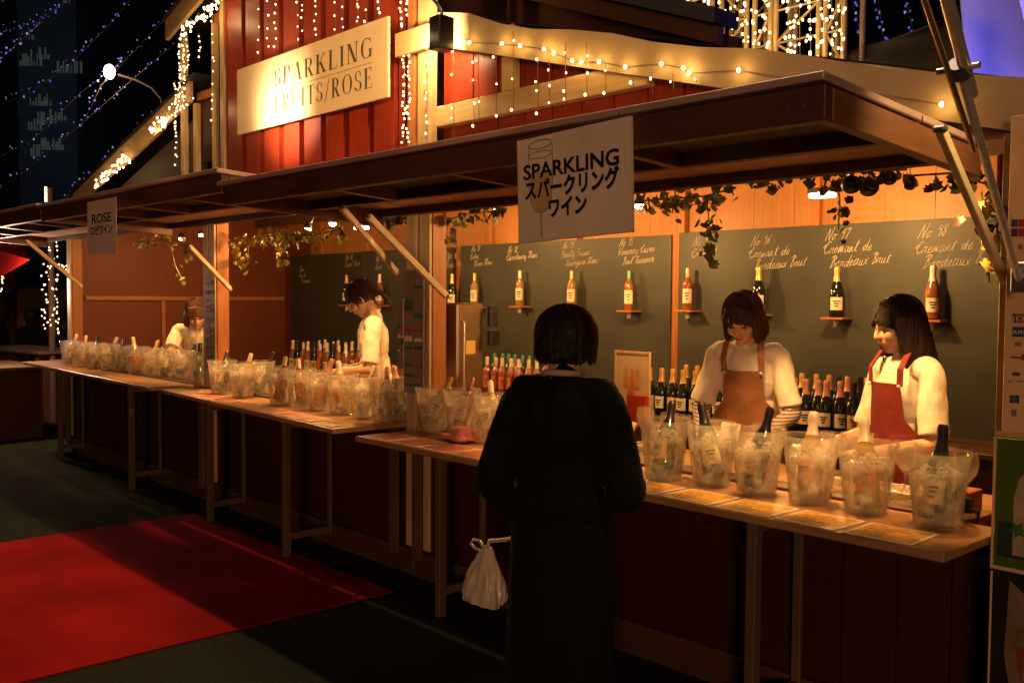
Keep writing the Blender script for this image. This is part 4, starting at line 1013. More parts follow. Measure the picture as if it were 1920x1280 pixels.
MB().tube([(-.005, 0, .085), (-.03, 0, .11), (-.065, 0, .108), (-.078, 0, .09), (-.06, 0, .078), (-.03, 0, .075)], .0055, 6).build('handle', BAGM, t, True)
MB().tube([(.01, 0, .09), (.02, 0, .12), Vector((.02, 0, .12)).lerp(HB, .5) + Vector((0, 0, -.004)), HB, HB + Vector((.012, .02, .004))], .007, 6).build('handle', BAGM, t, True)

# two seated people and benches far left
def seated(label, px, py, Y, cloth, h):
    q = at(px, py, Y); t = thing('person', label, 'person', (q.x, q.y, 0), random.uniform(-1, 1)); zt = q.z
    m = MB(); m.ball((0, 0, zt - .11), (.075, .09, .11)).cap((0, 0, zt - .22), .045, (0, 0, zt - .28), .05).cap((-.15, 0, zt - .32), .06, (.15, 0, zt - .32), .06).ball((0, 0, zt - .5), (.17, .12, .22)).ball((0, 0, zt - .72), (.18, .14, .12))
    for sx in (1, -1): m.cap((sx * .19, 0, zt - .33), .05, (sx * .23, -.08, zt - .58), .04).cap((sx * .23, -.08, zt - .58), .04, (sx * .1, -.28, zt - .55), .03).cap((sx * .09, 0, zt - .76), .08, (sx * .1, -.40, zt - .76), .06).cap((sx * .1, -.40, zt - .76), .055, (sx * .1, -.40, .05), .04).cap((sx * .1, -.4, .04), .035, (sx * .1, -.52, .035), .03)
    mobj('body', baked(m, .012, 3), cloth, t)
    m = MB(); m.ball((0, .02, zt - .09), (.092, .10, .10)); mobj('hair', baked(m, .01, 2, .006, 30), HAIRD, t)
seated('dark seated figure between the red banner and the light wrapped post', 55, 578, 4.4, BLACKC, 1.2)
seated('dark figure at the extreme left edge by the tables', 4, 585, 4.6, BLACKC, 1.2)
seated('dark figure half hidden behind the leftmost stall post', 118, 600, 4.6, BLACKC, 1.2)
def table(label, px, py, Y, L):
    q = at(px, py, Y); t = thing('picnic_table', label, 'table', (q.x, q.y, 0), .12); z = q.z
    MB().box((-L, -.3, z - .04), (L, .3, z)).build('top', LEGW, t, bevel=.005)
    for sx in (-1, 1): MB().box((sx * (L - .2) - .03, -.25, 0), (sx * (L - .2) + .03, .25, z - .041)).build('leg', BRN, t)
    MB().box((-L, -.75, z * .58 - .035), (L, -.5, z * .58)).build('bench', LEGW, t, bevel=.005)
    for sx in (-1, 1): MB().box((sx * (L - .2) - .028, -.72, 0), (sx * (L - .2) + .028, -.52, z * .58 - .036)).build('leg', BRN, t)
table('wooden table behind the farthest counter end, by the light wrapped post', 60, 652, 3.9, .9)
table('wooden table at the left edge, lower in the picture than its neighbour', 5, 682, 3.1, .6)
# background kiosk wall and red banner
q0 = at(-30, 530, 6.5); q1 = at(92, 530, 6.5)
t = thing('kiosk', 'dim brown kiosk beyond the tables at the left edge', 'kiosk', (q0.x, 6.5, 0)); L = q1.x - q0.x
MB().box((-1.5, 0, 0), (L * .55, 2, at(10, 540, 6.5).z)).build('wall', ORW, t); MB().box((L * .56, .3, 0), (L * 1.1, 2, at(10, 575, 6.8).z)).build('counter', BRN, t)
MB().box((-1.6, -.1, at(10, 540, 6.5).z), (L * .58, 2.1, at(10, 535, 6.5).z + .03)).build('roof', BRN, t)
REDF = plain('red_fabric', (.75, .010, .006), .7, 0, .12, 6, .4)
def banner(nm, label, pxs, Y, th=.02, mat_=REDF):
    m = MB(); n = len(pxs); P_ = [at(x, y, Y) for x, y in pxs]
    m.poly([(p.x, p.z) for p in P_], Y, Y + th); o = m.build(nm, mat_); tag(o, label, nm.replace('_', ' ')); return o
t = thing('parasol', 'bright red parasol corner with white base at the left edge', 'parasol', tuple(at(-60, 470, 3.6)))
o0 = Vector(t.location)
ps = [at(-160, 440, 3.6), at(48, 488, 2.9), at(8, 512, 3.4), at(-160, 560, 3.9), at(-40, 425, 4.4), at(20, 440, 3.9)]
m = MB(); m.add([p - o0 for p in (at(-170, 420, 4.2), at(30, 436, 3.9), at(54, 486, 3.3), at(4, 516, 3.3), at(-170, 585, 3.3))], [(0, 1, 2), (0, 2, 3), (0, 3, 4)])
o = m.build('canopy', REDF, t); md = o.modifiers.new('t', 'SOLIDIFY'); md.thickness = .01
m = MB(); p = at(-60, 470, 3.7); m.tube([p - o0, Vector((p.x, p.y, .02)) - o0], .025, 10); m.build('pole', GREYM, t, True)
lamp('parasol_fill', 'POINT', tuple(at(0, 545, 2.95)), 90, (1, .6, .4), size=.1)  # unseen light added to brighten the parasol cloth
banner('flag', 'small dark red and white flag below the red parasol', [(10, 508), (22, 505), (30, 540), (14, 552)], 4.6, .01, plain('dull_red_fabric', (.22, .012, .010), .8))

# ------------------------------------------------------------ signs
GLY = {}
def arc(cx, cz, rx, rz_, a0, a1, w0, w1, n=10):
    """arc ribbon with width varying w0..w1..w0 by horizontal position (thick sides)"""
    o = []; i_ = []
    for k in range(n + 1):
        a = R(a0 + (a1 - a0) * k / n); w = w0 + (w1 - w0) * abs(math.cos(a))
        o.append((cx + rx * math.cos(a), cz + rz_ * math.sin(a))); i_.append((cx + (rx - w) * math.cos(a), cz + (rz_ - w0) * math.sin(a)))
    return [(o[k], o[k+1], i_[k+1], i_[k]) for k in range(n)]
def bx(x0, z0, x1, z1): return [((x0, z0), (x1, z0), (x1, z1), (x0, z1))]
def dg(x0, z0, x1, z1, w): return [((x0, z0), (x0 + w, z0), (x1 + w, z1), (x1, z1))]
T_, K_ = .035, .15
def stem(x): return bx(x, 0, x + K_, 1) + bx(x - .06, 0, x + K_ + .06, T_) + bx(x - .06, 1 - T_, x + K_ + .06, 1)
GLY['S'] = (arc(.28, .74, .24, .26, 20, 270, T_, .10) + arc(.28, .255, .27, .255, -160, 90, T_, .14) + bx(.44, .70, .47, .92) + bx(.02, .10, .05, .32), .58)
GLY['P'] = (stem(.08) + arc(.30, .73, .28, .27, -90, 90, T_, .13) + bx(.2, .46, .32, .46 + T_) + bx(.2, 1 - T_, .32, 1), .62)
GLY['R'] = (GLY['P'][0] + dg(.50, 0, .26, .48, K_) + bx(.48, 0, .74, T_), .72)
GLY['A'] = (dg(.05, 0, .33, 1, .04) + dg(.52, 0, .30, 1, K_) + bx(.15, .32, .55, .32 + T_) + bx(-.02, 0, .18, T_) + bx(.44, 0, .76, T_), .76)
GLY['K'] = (stem(.08) + dg(.22, .42, .56, 1, .05) + dg(.56, 0, .28, .56, K_) + bx(.48, 1 - T_, .72, 1) + bx(.48, 0, .80, T_), .78)
GLY['L'] = (stem(.08) + bx(.2, 0, .58, T_) + bx(.55, 0, .58, .25), .64)
GLY['I'] = (stem(.08), .34)
GLY['N'] = (bx(.10, 0, .14, 1) + bx(.62, 0, .66, 1) + dg(.50, 0, .08, 1, K_) + bx(.0, 0, .24, T_) + bx(.52, 1 - T_, .76, 1) + bx(0, 1 - T_, .12, 1), .78)
GLY['G'] = (arc(.38, .5, .36, .5, 50, 310, T_, .14, 16) + bx(.56, .04, .68, .42) + bx(.50, .40, .76, .40 + T_) + bx(.62, .72, .65, .98), .78)
GLY['F'] = (stem(.08) + bx(.2, 1 - T_, .56, 1) + bx(.53, .78, .56, 1) + bx(.2, .50, .44, .50 + T_) + bx(.42, .42, .45, .62), .60)
GLY['E'] = (GLY['F'][0] + bx(.2, 0, .60, T_) + bx(.57, 0, .60, .25), .66)
GLY['U'] = (bx(.08, .3, .08 + K_, 1) + bx(.60, .3, .64, 1) + arc(.36, .3, .28, .3, 180, 360, T_, .09) + bx(.0, 1 - T_, .30, 1) + bx(.50, 1 - T_, .74, 1), .76)
GLY['T'] = (bx(.27, 0, .27 + K_, 1) + bx(.02, 1 - T_, .66, 1) + bx(.02, .76, .05, 1) + bx(.63, .76, .66, 1) + bx(.18, 0, .50, T_), .68)
GLY['O'] = (arc(.40, .5, .38, .5, 0, 360, T_, .14, 24), .82)
GLY['/'] = (dg(.0, -.1, .36, 1.1, .04), .42)
def serif(s, h, x, z, wtot, parent, mat_):
    ws = sum(GLY[c][1] for c in s) + .14 * (len(s) - 1); k = wtot / (ws * 1.0); cx = 0; m = MB()
    for c in s:
        for j, qd in enumerate(GLY[c][0]):
            m.add([(x + (cx + u) * k, -.0135 - j * 1e-5, z + v * h) for u, v in qd], [(0, 1, 2, 3)])
        cx += GLY[c][1] + .14
    return m.build('lettering', mat_, parent)
a_, b_, c_ = at(446, 128, 3.22), at(444, 251, 3.22), at(729, 36, 3.22); d_ = at(727, 187, 3.22)
W_ = c_.x - a_.x; zb_ = (b_.z + d_.z) / 2; H_ = (a_.z + c_.z) / 2 - zb_
t = thing('wall_sign', 'cream rectangular wall sign reading SPARKLING FRUITS/ROSE on the red plank tower', 'sign', (a_.x, 3.225, zb_))
SIGNM = plain('cream_sign_board', (.80, .64, .40), .32, 0, .03, 2, .02)
MB().box((0, -.012, 0), (W_, .006, H_)).build('board', SIGNM, t, bevel=.001)
MB().box((.1, .007, H_ * .3), (W_ - .1, .058, H_ * .4)).build('batten', REDD, t)
x1_ = W_ * .915
serif('SPARKLING', H_ * .26, W_ * .29, H_ * .555, W_ * .63, t, INKG)
serif('FRUITS/ROSE', H_ * .26, W_ * .29, H_ * .17, W_ * .63, t, INKG)
MB().box((W_ * .29, -.0130, H_ * .485), (x1_, -.0121, H_ * .49)).build('rule_line', INKG, t)
for i in range(4): m = MB(); m.box((W_ * .04, -.0128, H_ * (.55 - i * .07)), (W_ * (.17 - .02 * (i % 2)), -.0121, H_ * (.575 - i * .07))); 
# hanging sign
def hanging(label, pts, Y, group=None):
    P_ = [at(x, y, Y) for x, y in pts]; tl, bl, tr_, br = P_
    t = thing('hanging_sign', label, 'sign', tuple(bl), 0, group)
    x = (tr_ - tl).length; h = ((tl - bl).length + (tr_ - br).length) / 2
    t.rotation_euler = (0, -math.atan2(br.z - bl.z, br.x - bl.x), 0)
    return t, x, h
t, w_, h_ = hanging('large laminated sign reading SPARKLING with a wine glass picture, hung from the nearest awning', [(972, 262), (975, 455), (1183, 220), (1192, 432)], 2.205)
m = MB(); n = 12; vs = []
for l in (0, .002):
    for j in range(n + 1):
        for i in range(n + 1):
            u, v = i / n, j / n; vs.append((u * w_, l - .004 * math.sin(u * 5 + 1) * math.sin(v * 4) , v * h_))
N = (n + 1) ** 2
fs = [(l*N + j*(n+1) + i, l*N + j*(n+1) + i + 1, l*N + (j+1)*(n+1) + i + 1, l*N + (j+1)*(n+1) + i) for l in (0, 1) for j in range(n) for i in range(n)]
m.add(vs, fs); m.build('sheet', PAPER, t, True)
FLG = plain('printed_glass', (.52, .36, .25), .35); FLW = plain('printed_wine', (.66, .45, .22), .35)
def ring(m, pts, y, wd):
    for a_, b_ in zip(pts[:-1], pts[1:]): m.bar((a_[0], y, a_[1]), (b_[0], y, b_[1]), wd, .0006, (0, 1, 0))
gx = w_ * .225; m = MB(); m.poly([(gx - .052, h_ * .50), (gx - .045, h_ * .36), (gx - .025, h_ * .285), (gx, h_ * .265), (gx + .025, h_ * .285), (gx + .045, h_ * .36), (gx + .052, h_ * .50), (gx + .055, h_ * .66), (gx - .055, h_ * .66)], -.0062, -.0056); m.build('wine_picture', FLW, t)
m = MB(); ring(m, [(gx - .054, h_ * .92), (gx - .058, h_ * .6), (gx - .047, h_ * .36), (gx - .025, h_ * .28), (gx, h_ * .26), (gx + .025, h_ * .28), (gx + .047, h_ * .36), (gx + .058, h_ * .6), (gx + .054, h_ * .92)], -.0066, .0036)
ring(m, [(gx + .054 * math.cos(a), h_ * .92 + .014 * math.sin(a)) for a in [2*PI*i/16 for i in range(17)]], -.0066, .002)
ring(m, [(gx + .055 * math.cos(a), h_ * .82 + .012 * math.sin(a)) for a in [2*PI*i/16 for i in range(17)]], -.0066, .0016)
m.box((gx - .004, -.0068, h_ * .03), (gx + .004, -.0060, h_ * .262)); m.build('glass_picture', FLG, t)
textmesh('lettering', 'SPARKLING', h_ * .20, INK, (w_ * .065, -.0078, h_ * .60), t, bold=.0012, width=w_ * .85)
textmesh('lettering', 'スパークリング', h_ * .20, INK, (w_ * .075, -.0078, h_ * .415), t, bold=.0022, width=w_ * .84)
textmesh('lettering', 'ワイン', h_ * .20, INK, (w_ * .30, -.0078, h_ * .22), t, bold=.0022, width=w_ * .34)
m = MB(); m.box((w_ * -.012, -.001, -.004), (w_ * 1.012, .003, .001)).box((-w_ * .012, -.001, -.004), (-.001, .003, h_)).box((w_ + .001, -.001, -.004), (w_ * 1.012, .003, h_)); m.build('sleeve_edge', CREAM, t)
for xx in (w_ * .1, w_ * .9): MB().tube([(xx, 0, h_ - .005), (xx, .004, h_ + .02)], .0015, 6).build('tie', BLK, t)
t, w_, h_ = hanging('small grey laminated notice reading ROSE hung from the far left awning', [(162, 378), (165, 478), (216, 372), (222, 474)], 2.205)
m = MB().box((0, -.001, 0), (w_, .001, h_)); m.build('sheet', PAPER, t)
textmesh('lettering', 'ROSE', h_ * .24, INK, (w_ * .17, -.0022, h_ * .58), t, bold=.0012, width=w_ * .66)
textmesh('lettering', 'ロゼワイン', h_ * .20, INK, (w_ * .12, -.0022, h_ * .37), t, bold=.0012, width=w_ * .74)
for xx in (w_ * .15, w_ * .85): MB().tube([(xx, 0, h_ - .005), (xx, .004, h_ + .03)], .0015, 6).build('tie', BLK, t)

# signboards at the right edge
def board(nm, label, x0, x1, z0, z1, Y, mat_, cat='sign'):
    t = thing(nm, label, cat, (x0, Y, z0)); MB().box((0, 0, 0), (x1 - x0, .012, z1 - z0)).build('panel', mat_, t, bevel=.002); return t
PX = at(1887, 500, 3.20).x
PAYM = plain('tan_board', (.80, .52, .28), .5, 0, .06, 4, .05)
t = board('payment_sign', 'tall tan board with small card payment marks on the right stall post', PX, PX + .34, 1.185, 2.17, 3.20, PAYM)
MKB = plain('mark_blue', (.05, .07, .12), .5); MKR = plain('mark_red', (.40, .03, .03), .5); MKG = plain('mark_green', (.04, .16, .06), .5); MKD = plain('mark_dark', (.06, .05, .045), .5); MKX = plain('mark_grey', (.30, .20, .14), .5)
def mk(px0, py0, px1, py1, m_, y=3.1985, par=t, base=None):
    a_, b_ = at(px0, py1, y), at(px1, py0, y); o = par.location
    MB().box((a_.x - o.x, -.0015, a_.z - o.z), (b_.x - o.x, -.0004, b_.z - o.z)).build('mark', m_, par)
mk(1896, 411, 1908, 426, MKB); mk(1909, 411, 1925, 426, MKR); mk(1896, 428, 1908, 444, MKD); mk(1909, 428, 1925, 444, MKR)
mk(1898, 588, 1906, 605, MKB); mk(1907, 588, 1916, 605, MKR); mk(1917, 588, 1926, 605, MKG); mk(1898, 613, 1926, 631, MKB)
mk(1903, 641, 1914, 649, MKX); mk(1896, 669, 1914, 671, MKD); mk(1915, 664, 1925, 675, MKR); mk(1898, 698, 1912, 704, MKD); mk(1889, 714, 1898, 716, MKX); mk(1905, 714, 1918, 716, MKX)
mk(1893, 741, 1901, 747, MKD); mk(1902, 741, 1911, 747, MKB); mk(1893, 748, 1901, 755, MKB); mk(1902, 748, 1911, 755, MKD); mk(1896, 768, 1906, 780, MKX); mk(1909, 458, 1918, 468, MKX)
o_ = t.location
for s_, (px, py), sz in (('JCB', (1899, 601), .022), ('AMEX', (1899, 626), .018)):
    q = at(px, py, 3.198); textmesh('lettering', s_, sz, PAPER, (q.x - o_.x, -.0022, q.z - o_.z), t, space=1.25)
q0, q1 = at(1876, 812, 3.16), at(1860, 1058, 3.12)
GRN = plain('poster_green', (.075, .13, .018), .4, 0, .1, 3); GRND = plain('poster_dark_green', (.02, .05, .02), .4)
t = board('poster', 'green poster with a large pale bottle picture beside the end of the counter', q1.x, q1.x + .42, q1.z, 1.175, 3.13, GRN, 'poster')
Wp, Hp = .42, 1.175 - q1.z
def shp(par, nm, pts, m_, k): MB().poly(pts, -.0012 - .0006 * k, -.0002).build(nm, m_, par)
shp(t, 'dark_block', [(.01, .03), (.12, .03), (.12, .14), (.01, .14)], GRND, 0)
shp(t, 'bottle_picture', [(.055, .04), (.36, .04), (.36, .22), (.34, .28), (.27, .33), (.26, .38), (.12, .38), (.11, .33), (.07, .28), (.055, .22)], plain('poster_pale', (.42, .32, .22), .5, 0, .2, 14), 1)
for k in range(6): a = k * 1.1; shp(t, 'leaf_picture', [(.07 + .03 * math.cos(a), .12 + .03 * math.sin(a)), (.07 + .018 * math.cos(a + 2), .12 + .018 * math.sin(a + 2)), (.07 + .018 * math.cos(a + 4), .12 + .018 * math.sin(a + 4))], MKG, 2 + k * .2)
m = MB(); 
for k in range(4): m.box((.12 + k * .03, -.0042, .118), (.135 + k * .03, -.0034, .13)).box((.12 + k * .03, -.0042, .10), (.132 + k * .03, -.0034, .106))
m.build('text_rows', MKD, t)
MB().box((-.008, -.004, -.012), (Wp, .0, -.001)).box((-.008, -.004, -.001), (-.0005, .0, Hp)).build('frame_edge', PAYM, t)
q = at(1866, 1066, 3.12)
t = board('poster', 'dark lower poster with cream and orange shapes and a round emblem', q1.x, q1.x + .42, .12, q1.z - .02, 3.13, plain('poster_black', (.018, .014, .012), .4), 'poster'); h2 = q1.z - .14
shp(t, 'cream_shape', [(.05, h2 - .02), (.09, h2 - .05), (.14, h2 - .15), (.26, h2 - .20), (.40, h2 - .16), (.40, h2 - .42), (.07, h2 - .42), (.04, h2 - .25)], plain('poster_cream', (.22, .15, .10), .5, 0, .3, 10), 1)
shp(t, 'orange_shape', [(.07, h2 - .22), (.20, h2 - .19), (.38, h2 - .23), (.36, h2 - .34), (.10, h2 - .36)], plain('poster_orange', (.26, .06, .02), .5, 0, .3, 10), 2)
for r_, m_, k in ((.055, plain('poster_cream2', (.24, .17, .12), .5), 3), (.046, MKD, 4), (.038, plain('poster_cream3', (.22, .15, .10), .5), 5)):
    shp(t, 'emblem', [(.15 + r_ * math.cos(2*PI*i/24), h2 - .30 + r_ * math.sin(2*PI*i/24)) for i in range(24)], m_, k)
MB().box((-.006, -.004, -.1), (-.0005, .0, h2)).build('frame_edge', PAYM, t)
# sticker strips on the front posts
def stickers(label, px0, px1, py0, py1, Y, seed):
    a_, b_ = at(px0, py1, Y), at(px1, py0, Y); t = board('sticker_strip', label, a_.x, b_.x, a_.z, b_.z, Y, plain('strip_metal', (.34, .27, .21), .35, .3, .12, 8)); rnd = random.Random(seed)
    W2, H2 = b_.x - a_.x, b_.z - a_.z; z = .04; ms = [MKB, MKR, MKD, PAPER, MKG, MKX]
    m_by = {}
    while z < H2 - .05:
        for c in (0, 1):
            if rnd.random() < .8:
                mm = rnd.choice(ms); k = m_by.setdefault(mm.name, (MB(), mm))[0]; x0 = .008 + c * W2 * .5; hh = rnd.choice((.012, .02, .03))
                k.box((x0, -.0013, z), (x0 + W2 * .38, -.0003, z + hh)).box((x0 + W2 * .06, -.0019, z + hh * .35), (x0 + W2 * .3, -.0014, z + hh * .6))
        z += rnd.uniform(.03, .06)
    for nm, (mb, mm) in m_by.items(): mb.build('stickers', mm, t)
    return t
stickers('tall metal strip with small dark stickers on the paired posts between near and middle stall', 757, 795, 505, 735, 3.26, 3)
stickers('shorter sticker strip peeping out left of the paired posts', 744, 756, 560, 690, 3.27, 5)
stickers('narrow strip with stickers on the post beside the bending person', 386, 402, 515, 690, 3.26, 9)

# ------------------------------------------------------------ light strings
def bulbmesh(nm, r, m_):
    mb = MB(); mb.ball((0, 0, 0), (r, r, r * 1.2), None, 6, 4); o = mb.build(nm, m_); me = o.data; bpy.data.objects.remove(o); return me
BMW = bulbmesh('bulb', .0055, B_WARM2); BMY = bulbmesh('bulb', .008, B_WARM); BMB = bulbmesh('bulb', .036, B_BLUE); BMBW = bulbmesh('bulb', .034, B_BLUEW); BML = bulbmesh('bulb', .018, emit('curtain_bulb', (1, .66, .30), 5))
def light_string(label, pts, n, me, group, jit=.012, wr=.0016, scale=(.8, 1.25), alt=None, name='light_string', clump=0):
    pts = [Vector(p) for p in pts]; t = thing(name, label, 'string lights', tuple(pts[0]), 0, group)
    o0 = pts[0]; MB().tube([p - o0 for p in pts], wr, 4).build('wire', WIREM, t)
    seg = [(b - a).length for a, b in zip(pts[:-1], pts[1:])]; L = sum(seg)
    for i in range(n):
        d = L * (i + .5 + random.uniform(-.3, .3)) / n; k = 0
        while k < len(seg) - 1 and d > seg[k]: d -= seg[k]; k += 1
        p = pts[k].lerp(pts[k + 1], min(1, d / seg[k])) + Vector((random.uniform(-jit, jit), random.uniform(-jit, 0) , random.uniform(-jit, jit)))
        o = bpy.data.objects.new('bulb', alt if (alt and i % 4 == 0) else me); col.objects.link(o); o.parent = t; o.location = p - o0
        s = random.uniform(*scale); o.scale = (s, s, s)
    return t
G1 = 'icicle lights hanging over the red tower'
for i, (px, yb) in enumerate(((484, 112), (500, 100), (514, 96), (556, 92), (565, 60), (590, 78), (626, 64), (640, 52), (668, 48), (683, 44), (708, 36))):
    a_ = at(px, -60, YF - .10); b_ = at(px + 3, yb, YF - .10); light_string('%s icicle light strand from the left above the cream wall sign' % ORD[i].capitalize(), [a_, a_.lerp(b_, .5) + Vector((.01, 0, 0)), b_], 6 + (i % 3) * 2, BMW, G1)
for i, (px, y0, y1, n) in enumerate(((757, 85, 270, 22), (766, 85, 268, 20), (752, -20, 60, 8), (799, 85, 262, 9), (764, -20, 30, 7))):
    light_string(['Dense strand down the left side of the cream corner post', 'Second dense strand twisted beside the cream corner post', 'Short strand above the glowing bracket board', 'Sparse strand down the right side of the cream corner post', 'Upper strand at the top of the cream corner post'][i], [at(px, y0, YF - .06), at(px + 2, (y0 + y1) / 2, YF - .06), at(px, y1, YF - .06)], n, BMW, 'strands on the cream corner post')
for i, (px, y0, y1, n) in enumerate(((850, 88, 255, 4), (888, 92, 245, 4), (897, 95, 235, 2), (930, 98, 230, 3), (962, 60, 225, 3), (1008, 110, 215, 4), (1030, 110, 212, 3), (1060, 80, 205, 4), (1100, 80, 200, 3), (1135, 120, 190, 2), (1187, 130, 180, 1), (1222, 135, 175, 1), (1262, 138, 168, 1), (1305, 140, 155, 1))):
    light_string('%s thin icicle strand from the left below the cream fascia' % ORD[i].capitalize(), [at(px, y0, YF - .045), at(px + 1, y1, YF - .045)], n, BMW, 'icicle lights below the fascia')
# bulbs strung along the fascia, each with its own small glow
fb = [(848, 52), (880, 80), (941, 82), (975, 86), (1020, 92), (1038, 100), (1073, 114), (1090, 117), (1123, 116), (1172, 126), (1240, 120), (1281, 128), (1291, 138), (1385, 132), (1765, 196)]
t = thing('light_string', 'string of glowing round bulbs lying along the cream fascia of the nearest stall', 'string lights', tuple(at(848, 52, YF - .05)))
o0 = Vector(t.location); MB().tube([at(x, y, YF - .045) - o0 for x, y in fb], .002, 5).build('wire', WIREM, t)
for i, (x, y) in enumerate(fb):
    p = at(x, y, YF - .055); o = bpy.data.objects.new('bulb', BMY); col.objects.link(o); o.parent = t; o.location = p - o0
    lamp('bulb_glow', 'POINT', p + Vector((0, -.022, 0)), .20, (1, .58, .12), size=.01)
# left barge boards: dense garlands
def garland(label, a, b, n, me=BMY):
    t = thing('light_garland', label, 'string lights', tuple(a), 0, 'garlands on the left barge boards'); o0 = Vector(a); wv = []
    for i in range(13): u = i / 12; wv.append(Vector(a).lerp(Vector(b), u) + Vector((0, -.01, .03 * (1 if i % 2 else -1))) - o0)
    MB().tube(wv, .002, 4).build('wire', WIREM, t)
    for i in range(n):
        u = random.random(); p = Vector(a).lerp(Vector(b), u) + Vector((random.uniform(-.03, .03), random.uniform(-.02, 0), random.uniform(-.055, .055))) - o0
        o = bpy.data.objects.new('bulb', me); col.objects.link(o); o.parent = t; o.location = p; s = random.uniform(.8, 1.3); o.scale = (s, s, s)
Yb = YF - .08
garland('thick glowing garland on the top left board of the tower roof', at(340, 62, YF - .13), at(428, -12, YF - .13), 45)
garland('glowing garland around the short upper barge board', at(300, 225, Yb), at(362, 180, Yb), 26, BMW)
garland('glowing clump of lights where two barge boards meet', at(283, 240, Yb), at(312, 228, Yb), 26)
garland('glowing garland along the lowest part of the left barge board', at(175, 355, Yb), at(248, 290, Yb), 42)
for (x, y, e) in ((380, 30, 1.5), (340, 195, 1.2), (298, 235, .7), (205, 325, 1.5), (240, 285, .6)):
    lamp('garland_glow', 'POINT', at(x, y, YF - .20), e, (1, .62, .22), size=.04)
for i, (px, y0, y1, n) in enumerate(((336, 80, 190, 26), (344, 80, 200, 24), (328, 150, 250, 14), (373, 62, 112, 5), (398, 20, 235, 12), (330, 225, 310, 9), (352, 75, 130, 9))):
    light_string('%s strand from the left hanging off the left tower eave' % ORD[i].capitalize(), [at(px, y0, YF - .08), at(px + 3, (y0 + y1) / 2, YF - .07), at(px, y1, YF - .08)], n, BMW, 'strands hanging off the left eave')
# light wrapped post far left
q = at(97, 560, 3.9)
t = thing('light_wrapped_post', 'slim post wrapped in white lights left of the farthest stall', 'post', (q.x, 3.9, 0))
MB().tube([(0, 0, 0), (0, 0, at(97, 352, 3.9).z)], [.045, .03], 10).build('post', plain('post_wood', (.10, .06, .04), .8), t, True)
MB().tube([(-.02, -.045, at(97, 378, 3.9).z), (-.02, -.045, at(97, 350, 3.9).z)], .015, 6).build('tip_light', B_WARM2, t)
for i in range(70):
    z = random.uniform(at(97, 625, 3.9).z, at(97, 452, 3.9).z); a = random.uniform(0, 2 * PI); o = bpy.data.objects.new('bulb', BMW); col.objects.link(o); o.parent = t
    o.location = ((.07 + random.uniform(0, .05)) * math.cos(a), (.07 + random.uniform(0, .03)) * math.sin(a) - .02, z); s = random.uniform(1.1, 1.9); o.scale = (s, s, s)
for i, (pts) in enumerate([[(92, 498), (120, 500), (148, 512)], [(0, 490), (8, 520), (3, 545)]]):
    light_string(['short strand linking the wrapped post to the leftmost stall', 'bright light clump below the red parasol at the left edge'][i], [at(x, y, 3.85) for x, y in pts], 14, BMW, 'far left strands', .03, scale=(1.3, 2.0))
# sky strings: cool lights
for i, pts in enumerate([[(-20, 62), (60, 45), (120, 8), (150, -20)], [(-20, 205), (60, 172), (130, 122), (200, 52), (262, -20)], [(-20, 305), (70, 255), (150, 175), (240, 108), (340, 5)], [(-20, 370), (60, 310), (150, 235), (230, 165), (330, 80)], [(120, 375), (190, 305), (240, 260), (290, 210)], [(150, 245), (190, 160), (240, 110)], [(-10, 120), (40, 75), (80, 40)]]):
    light_string('%s sagging line of pale blue lights from the top in the dark sky at left' % ORD[i].capitalize(), [atd(x, y, 26 - i * .5) for x, y in pts], 40 if i < 4 else 22, BMB, 'blue light lines in the sky', .12, .006, (.25, .75), BMBW)
for i, pts in enumerate([[(1595, -10), (1612, 60), (1621, 118)], [(1645, -10), (1655, 60), (1668, 122)], [(1695, -10), (1712, 60), (1733, 130)]]):
    light_string('%s dangling blue light strand right of the yellow lit truss' % ORD[i].capitalize(), [atd(x, y, 11) for x, y in pts], 16, BMB, 'blue strands right of the truss', .04, .003, (.3, .5), BMBW)
# truss columns with curtains of lights
TRM = plain('truss_metal', (.60, .42, .20), .4, .3, .2, 6)
for i, (pa, pb) in enumerate(((1190, 1245), (1262, 1335), (1352, 1400), (1415, 1445), (1455, 1535), (1548, 1582))):
    Y = 8.5; a_, b_ = at(pa, 50, Y), at(pb, 50, Y); zt = at(pa, -60, Y).z; zb0 = 2.2
    t = thing('lighting_truss', '%s lattice column from the left of the yellow lit truss behind the roof' % ORD[i], 'truss', (a_.x, Y, 0), 0, 'lattice truss columns'); wd = b_.x - a_.x
    for k, (ox, oy) in enumerate(((0, 0), (wd, 0), (0, .35), (wd, .35))): MB().tube([(ox, oy, 0), (ox, oy, zt)], .028, 8).build('upright', TRM, t, True)
    m = MB(); z = zb0; f_ = 1
    while z < zt - .3:
        m.tube([(0 if f_ else wd, 0, z), (wd if f_ else 0, 0, z + .32)], .014, 6); m.tube([(0, 0, z), (wd, 0, z)], .012, 6); m.tube([(0, 0, z), (0, .35, z + .3)], .012, 6); z += .32; f_ = 1 - f_
    m.build('lacing', TRM, t)
    lamp('truss_glow', 'POINT', (a_.x + wd / 2 + .1, Y - .6, zt - .7), 5, (1, .66, .22), size=.1)
for i in range(20):
    px = 1195 + i * 20.2; p_ = at(px, -50, 8.25); b_ = at(px + 2, 104 if px > 1380 else 104 - (1400 - px) * .42, 8.25)
    if i in (13,): continue
    light_string('%s curtain strand from the left on the yellow lit truss' % (ORD[i] if i < 20 else 'last').capitalize(), [p_, b_], 17 if px > 1380 else 12, BML, 'curtain of lights on the truss', .05, .003, (.5, .9))

